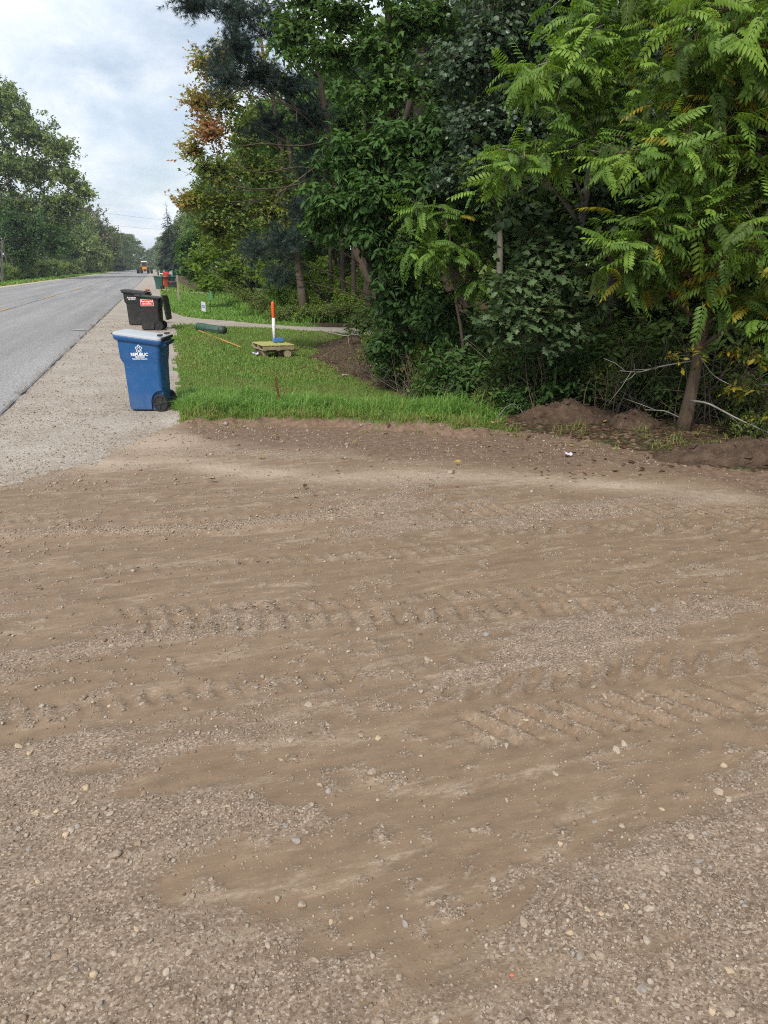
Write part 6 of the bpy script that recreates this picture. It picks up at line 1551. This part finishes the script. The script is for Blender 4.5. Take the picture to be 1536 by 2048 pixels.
# --- overhead wires crossing the road
WIRE = plain_mat('wire', (0.20, 0.20, 0.21), 0.5, 0.1)
for q, (a, b, lab) in enumerate((((-22.71, 100.64, 11.03), (12.47, 152.78, 9.80), 'upper overhead wire crossing the road in front of the trees'), ((-23.04, 100.74, 9.26), (12.37, 152.81, 8.36), 'lower overhead wire crossing the road in front of the trees'))):
    a, b = np.array(a), np.array(b)
    P = bez(a, (a + b) / 2 - [0, 0, 1.6], b, 24)
    o = Geo().tube(P - a, 0.012, 4).build('overhead_wire', WIRE, None, True); o.location = a
    tag(o, lab, 'wire')
o = Geo().tube([(0, 0, -0.3), (0, 0, 5), (0, 0, 10.2)], [0.16, 0.14, 0.11], 8).build('utility_pole', WOODG, None, True); pb = (12.42, 152.79, 9.08); o.location = (pb[0], pb[1], 0); o.scale = (1, 1, pb[2] / 9.6)
tag(o, 'wooden utility pole hidden among the far right trees', 'pole')

# ------------------------------------------------------------------ dug soil, dead wood and weeds at the edge of the wood
m, N, L, o = new_mat('dug_soil')
v = n_coord(N, L); a = n_noise(N, L, v, 7.0, 6, 0.7); b = n_noise(N, L, v, 70.0, 4, 0.75)
c = n_ramp(N, L, a, [(0.3, (0.055, 0.037, 0.027)), (0.55, (0.125, 0.085, 0.060)), (0.8, (0.205, 0.148, 0.106))])
c = n_mix(N, L, 1.0, c, n_ramp(N, L, b, [(0.3, 0.65), (0.7, 1.3)]), 'MULTIPLY')
principled(N, L, o, c, 0.95, n_bump(N, L, n_math(N, L, 'ADD', a, b), 0.9, 0.03), 0.15); SOIL = m
CLODS = []
for q in range(4):
    v_ = stone_variant(ICO2_V, 40 + q); v_ = v_ * (1 + np.random.default_rng(q).normal(0, 0.09, (len(v_), 1))); CLODS.append(mk_mesh('clod', v_, ICO2_T, None, False)); CLODS[-1].materials.append(SOIL)
def mound(x, y, rx, ry, h, rot, seed, label):
    n = 90
    u, w = np.meshgrid(np.linspace(-1, 1, n), np.linspace(-1, 1, n)); u = u.ravel(); w = w.ravel()
    rr2 = np.hypot(u, w); ca, sa = math.cos(rot), math.sin(rot)
    X = x + (u * rx) * ca - (w * ry) * sa; Y = y + (u * rx) * sa + (w * ry) * ca
    prof = np.clip(1 - rr2 ** 1.6, 0, 1) ** 0.8
    hh = prof * h * (0.45 + 1.1 * fbm(X * 2.2 + seed, Y * 2.2, 4, 900 + seed)) + prof ** 0.4 * 0.22 * (fbm(X * 8, Y * 8, 5, 910 + seed, 0.65) - 0.42)
    Z = land_z(X, Y) + hh - 0.05 * (rr2 > 0.93) - 0.012
    V = np.stack([X - x, Y - y, Z], 1)
    Q = [[j * n + i, j * n + i + 1, (j + 1) * n + i + 1, (j + 1) * n + i] for j in range(n - 1) for i in range(n - 1) if rr2[j * n + i] < 1.15]
    o = link('dirt_heap', mk_mesh('dirt_heap', V, np.array(Q), None, True), SOIL); o.location = (x, y, 0)
    tag(o, label, 'dirt heap', 'heaps of dug soil at the wood edge')
    r = np.random.default_rng(seed + 70)
    for q in range(26):
        a = r.uniform(0, 6.28); f = r.uniform(0.25, 1.1) ; cx = (math.cos(a) * f * rx) * ca - (math.sin(a) * f * ry) * sa; cy_ = (math.cos(a) * f * rx) * sa + (math.sin(a) * f * ry) * ca
        i = int(np.argmin((X - x - cx) ** 2 + (Y - y - cy_) ** 2)); zz = max(Z[i], gz(x + cx, y + cy_))
        c = link('clod', CLODS[q % 4], None, o); c.location = (cx, cy_, zz); sz = 0.02 + 0.045 * r.random() ** 2; c.scale = (sz, sz, sz * 0.8); c.rotation_euler = (r.normal(0, .4), r.normal(0, .4), r.uniform(0, 6))
mound(5.40, 9.0, 0.75, 0.42, 0.20, -0.3, 1, 'largest heap of dug brown soil, left of the leaning walnut')
mound(6.0, 8.3, 0.40, 0.34, 0.17, 0.4, 2, 'small soil heap between the large heap and the walnut trunk')
mound(6.2, 6.35, 1.2, 0.36, 0.19, -0.35, 3, 'long low bank of dug soil at the right edge below the walnut')
def dead_branch(pts, r0, label, twigs=4, seed=0, mat=DEAD):
    pts = np.asarray(pts, float); o0 = pts[0]
    t = np.linspace(0, 1, len(pts)); tt = np.linspace(0, 1, 12)
    P = np.stack([np.interp(tt, t, pts[:, i]) for i in range(3)], 1)
    P[1:-1] = (P[:-2] + 2 * P[1:-1] + P[2:]) / 4
    g = Geo().tube(P - o0, np.linspace(r0, r0 * 0.3, 12), 6); r = np.random.default_rng(seed)
    for q in range(twigs):
        i = int(r.integers(3, 11)); d = P[min(i + 1, 11)] - P[i]; d = d / (np.linalg.norm(d) + 1e-6) + r.normal(0, .5, 3); e = P[i] + d * r.uniform(0.15, 0.4)
        g.tube(np.array([P[i], (P[i] + e) / 2 + r.normal(0, .02, 3), e]) - o0, [r0 * .4, r0 * .3, r0 * .12], 4)
    o = g.build('dead_branch', mat, None, True); o.location = o0
    tag(o, label, 'branch')
dead_branch([(6.29, 7.62, 0.45), (6.36, 7.39, 0.46), (6.49, 7.04, 0.33), (6.79, 6.74, 0.17)], 0.017, 'pale dead branch arching from the walnut trunk down to the right', 2, 1)
dead_branch([(6.32, 7.72, 0.93), (5.81, 7.66, 0.89), (5.46, 7.56, 0.84), (5.11, 7.45, 0.89)], 0.011, 'pale forked dead branch reaching left from the walnut trunk', 7, 2)
dead_branch([(6.40, 7.69, 0.99), (6.44, 7.47, 0.78), (6.52, 7.24, 0.69), (6.78, 6.96, 0.63)], 0.009, 'thin drooping dead branch right of the walnut trunk', 4, 3)
dead_branch([(6.13, 7.57, 0.25), (5.87, 7.54, 0.36), (5.57, 7.53, 0.39)], 0.010, 'short pale stick left of the walnut foot', 1, 4)
dead_branch([(4.22, 8.97, -0.01), (4.46, 9.11, 0.20), (4.68, 9.25, 0.23), (4.91, 9.29, -0.00)], 0.008, 'bent thin stick beside the largest soil heap', 3, 5)
dead_branch([(3.99, 14.25, 0.27), (4.10, 13.39, 0.06)], 0.012, 'slanting pale stick at the ditch below the cherry', 1, 6)
dead_branch([(4.25, 20.64, 0.35), (4.74, 19.66, 0.26), (4.98, 19.39, 0.33)], 0.02, 'long pale branch lying on the litter right of the pallet', 3, 7)
dead_branch([(4.62, 8.22, -0.08), (4.99, 8.11, -0.05), (5.13, 7.97, -0.08)], 0.012, 'stick lying in front of the largest soil heap', 1, 8)
# yellowing sapling sprays at the right edge
wb = base_at(7.3, 7.9)
T = Tree('yellowing_sapling', wb, 'thin sapling with yellow green leaves at the right edge under the walnut', 'sapling')
T.stem([wb, (7.21, 7.14, 0.49), (6.71, 7.18, 0.93), (6.38, 7.18, 1.12)], 0.012, 0.005, 5, 0.01, 8)
for k, (c, n, ti) in enumerate((((6.54, 7.03, 0.72), 12, .12), ((6.37, 7.08, 1.13), 14, .2), ((6.56, 6.81, 1.04), 16, .16), ((6.42, 6.96, 1.36), 14, .3), ((6.64, 6.68, 0.42), 12, .14), ((5.96, 7.30, 1.12), 5, .14), ((5.68, 7.28, 1.07), 4, .14))):
    T.blob(c, (0.25, 0.25, 0.14), n, 6, 0.085, 2, 0.25, -0.2, 0.7, 0.8, (ti, 0.1), 5, 0.006, 950 + k, 0.5, 0.003)
T.finish(BARK, L_WAL, OVA, 80)
# fallen leaves on the lawn, the soil and the litter
fx, fy = cand(2600, 0.3, 7.0, 6.0, 24); w = wood_edge(fy); k = (rng.random(2600) < np.where(fx > w - 0.6, 0.8, 0.10)) & cam_sees(fx, fy); fx, fy = fx[k], fy[k]
nl = len(fx); P = np.stack([fx, fy, land_z(fx, fy) + np.where(fx > w[k], 0.012, 0.05)], 1)
a = rng.uniform(0, 6.28, nl); F = np.stack([np.cos(a), np.sin(a), rng.normal(0, .25, nl)], 1); Nn = np.stack([rng.normal(0, .4, nl), rng.normal(0, .4, nl), np.ones(nl)], 1)
FALL = leaf_mat('fallen_leaf', [(0.0, (0.06, 0.035, 0.022)), (0.4, (0.14, 0.080, 0.045)), (0.7, (0.22, 0.15, 0.08)), (0.9, (0.38, 0.28, 0.06)), (1.0, (0.40, 0.14, 0.05))], 0.8, 0.1, 0.1)
V, T_, A = stamp(*leaf_oval(0.5, 0.12, 0.1), P, frames(F, Nn), rng.uniform(0.05, 0.10, nl), rng.beta(1.6, 2.2, nl))
tag(Geo().add(V, T_, A).build('fallen_leaves', FALL), 'brown and yellow fallen leaves strewn along the wood edge', 'leaves', kind='stuff')
# rusty dock stalk in the long grass
x_, y_ = (1.57, 10.37); o0 = np.array([x_, y_ + 0.25, gz(x_, y_ + 0.25)])
g = Geo(); r_ = np.random.default_rng(4)
g.tube([(0, 0, 0), (-0.02, 0, .2), (-0.06, 0, .42)], [0.006, 0.005, 0.003], 5)
V, T_, A = stamp(OCT_V, OCT_T, np.stack([-0.02 - 0.04 * np.linspace(0, 1, 130) + r_.normal(0, .014, 130), r_.normal(0, .014, 130), np.linspace(.10, .44, 130)], 1), rand_rot_z(130, 1.0), r_.uniform(.005, .011, 130), np.full(130, .5)); g.add(V, T_, A)
for s in (0.06, -0.03): g.tube([(0, 0, .12), (s, 0, .2), (s * 1.6, 0.01, .27)], [.004, .004, .003], 4); V, T_, A = stamp(OCT_V, OCT_T, np.stack([np.linspace(s * .5, s * 1.6, 30), r_.normal(0, .008, 30), np.linspace(.16, .27, 30)], 1), rand_rot_z(30, 1.), r_.uniform(.005, .009, 30), np.full(30, .5)); g.add(V, T_, A)
o = g.build('dock_stalk', plain_mat('rust_seed', (0.16, 0.055, 0.025), 0.9, 0.3, 60)); o.location = o0; tag(o, 'rusty brown dock stalk sticking out of the long grass', 'weed')

# ------------------------------------------------------------------ hazy summer air
HAZE = 0.00030
m, N, L, o = new_mat('haze_air')
pv = N.new('ShaderNodeVolumePrincipled')
pv.inputs['Color'].default_value = (0.86, 0.92, 1.0, 1); pv.inputs['Density'].default_value = HAZE; pv.inputs['Anisotropy'].default_value = 0.3
L.new(pv.outputs[0], o.inputs['Volume'])
g = Geo(); g.box((0, 925, 24), (3060, 2000, 52)); o = g.build('haze', m, None)
tag(o, 'thin pale summer haze hanging in the air over the road', 'haze', kind='stuff')
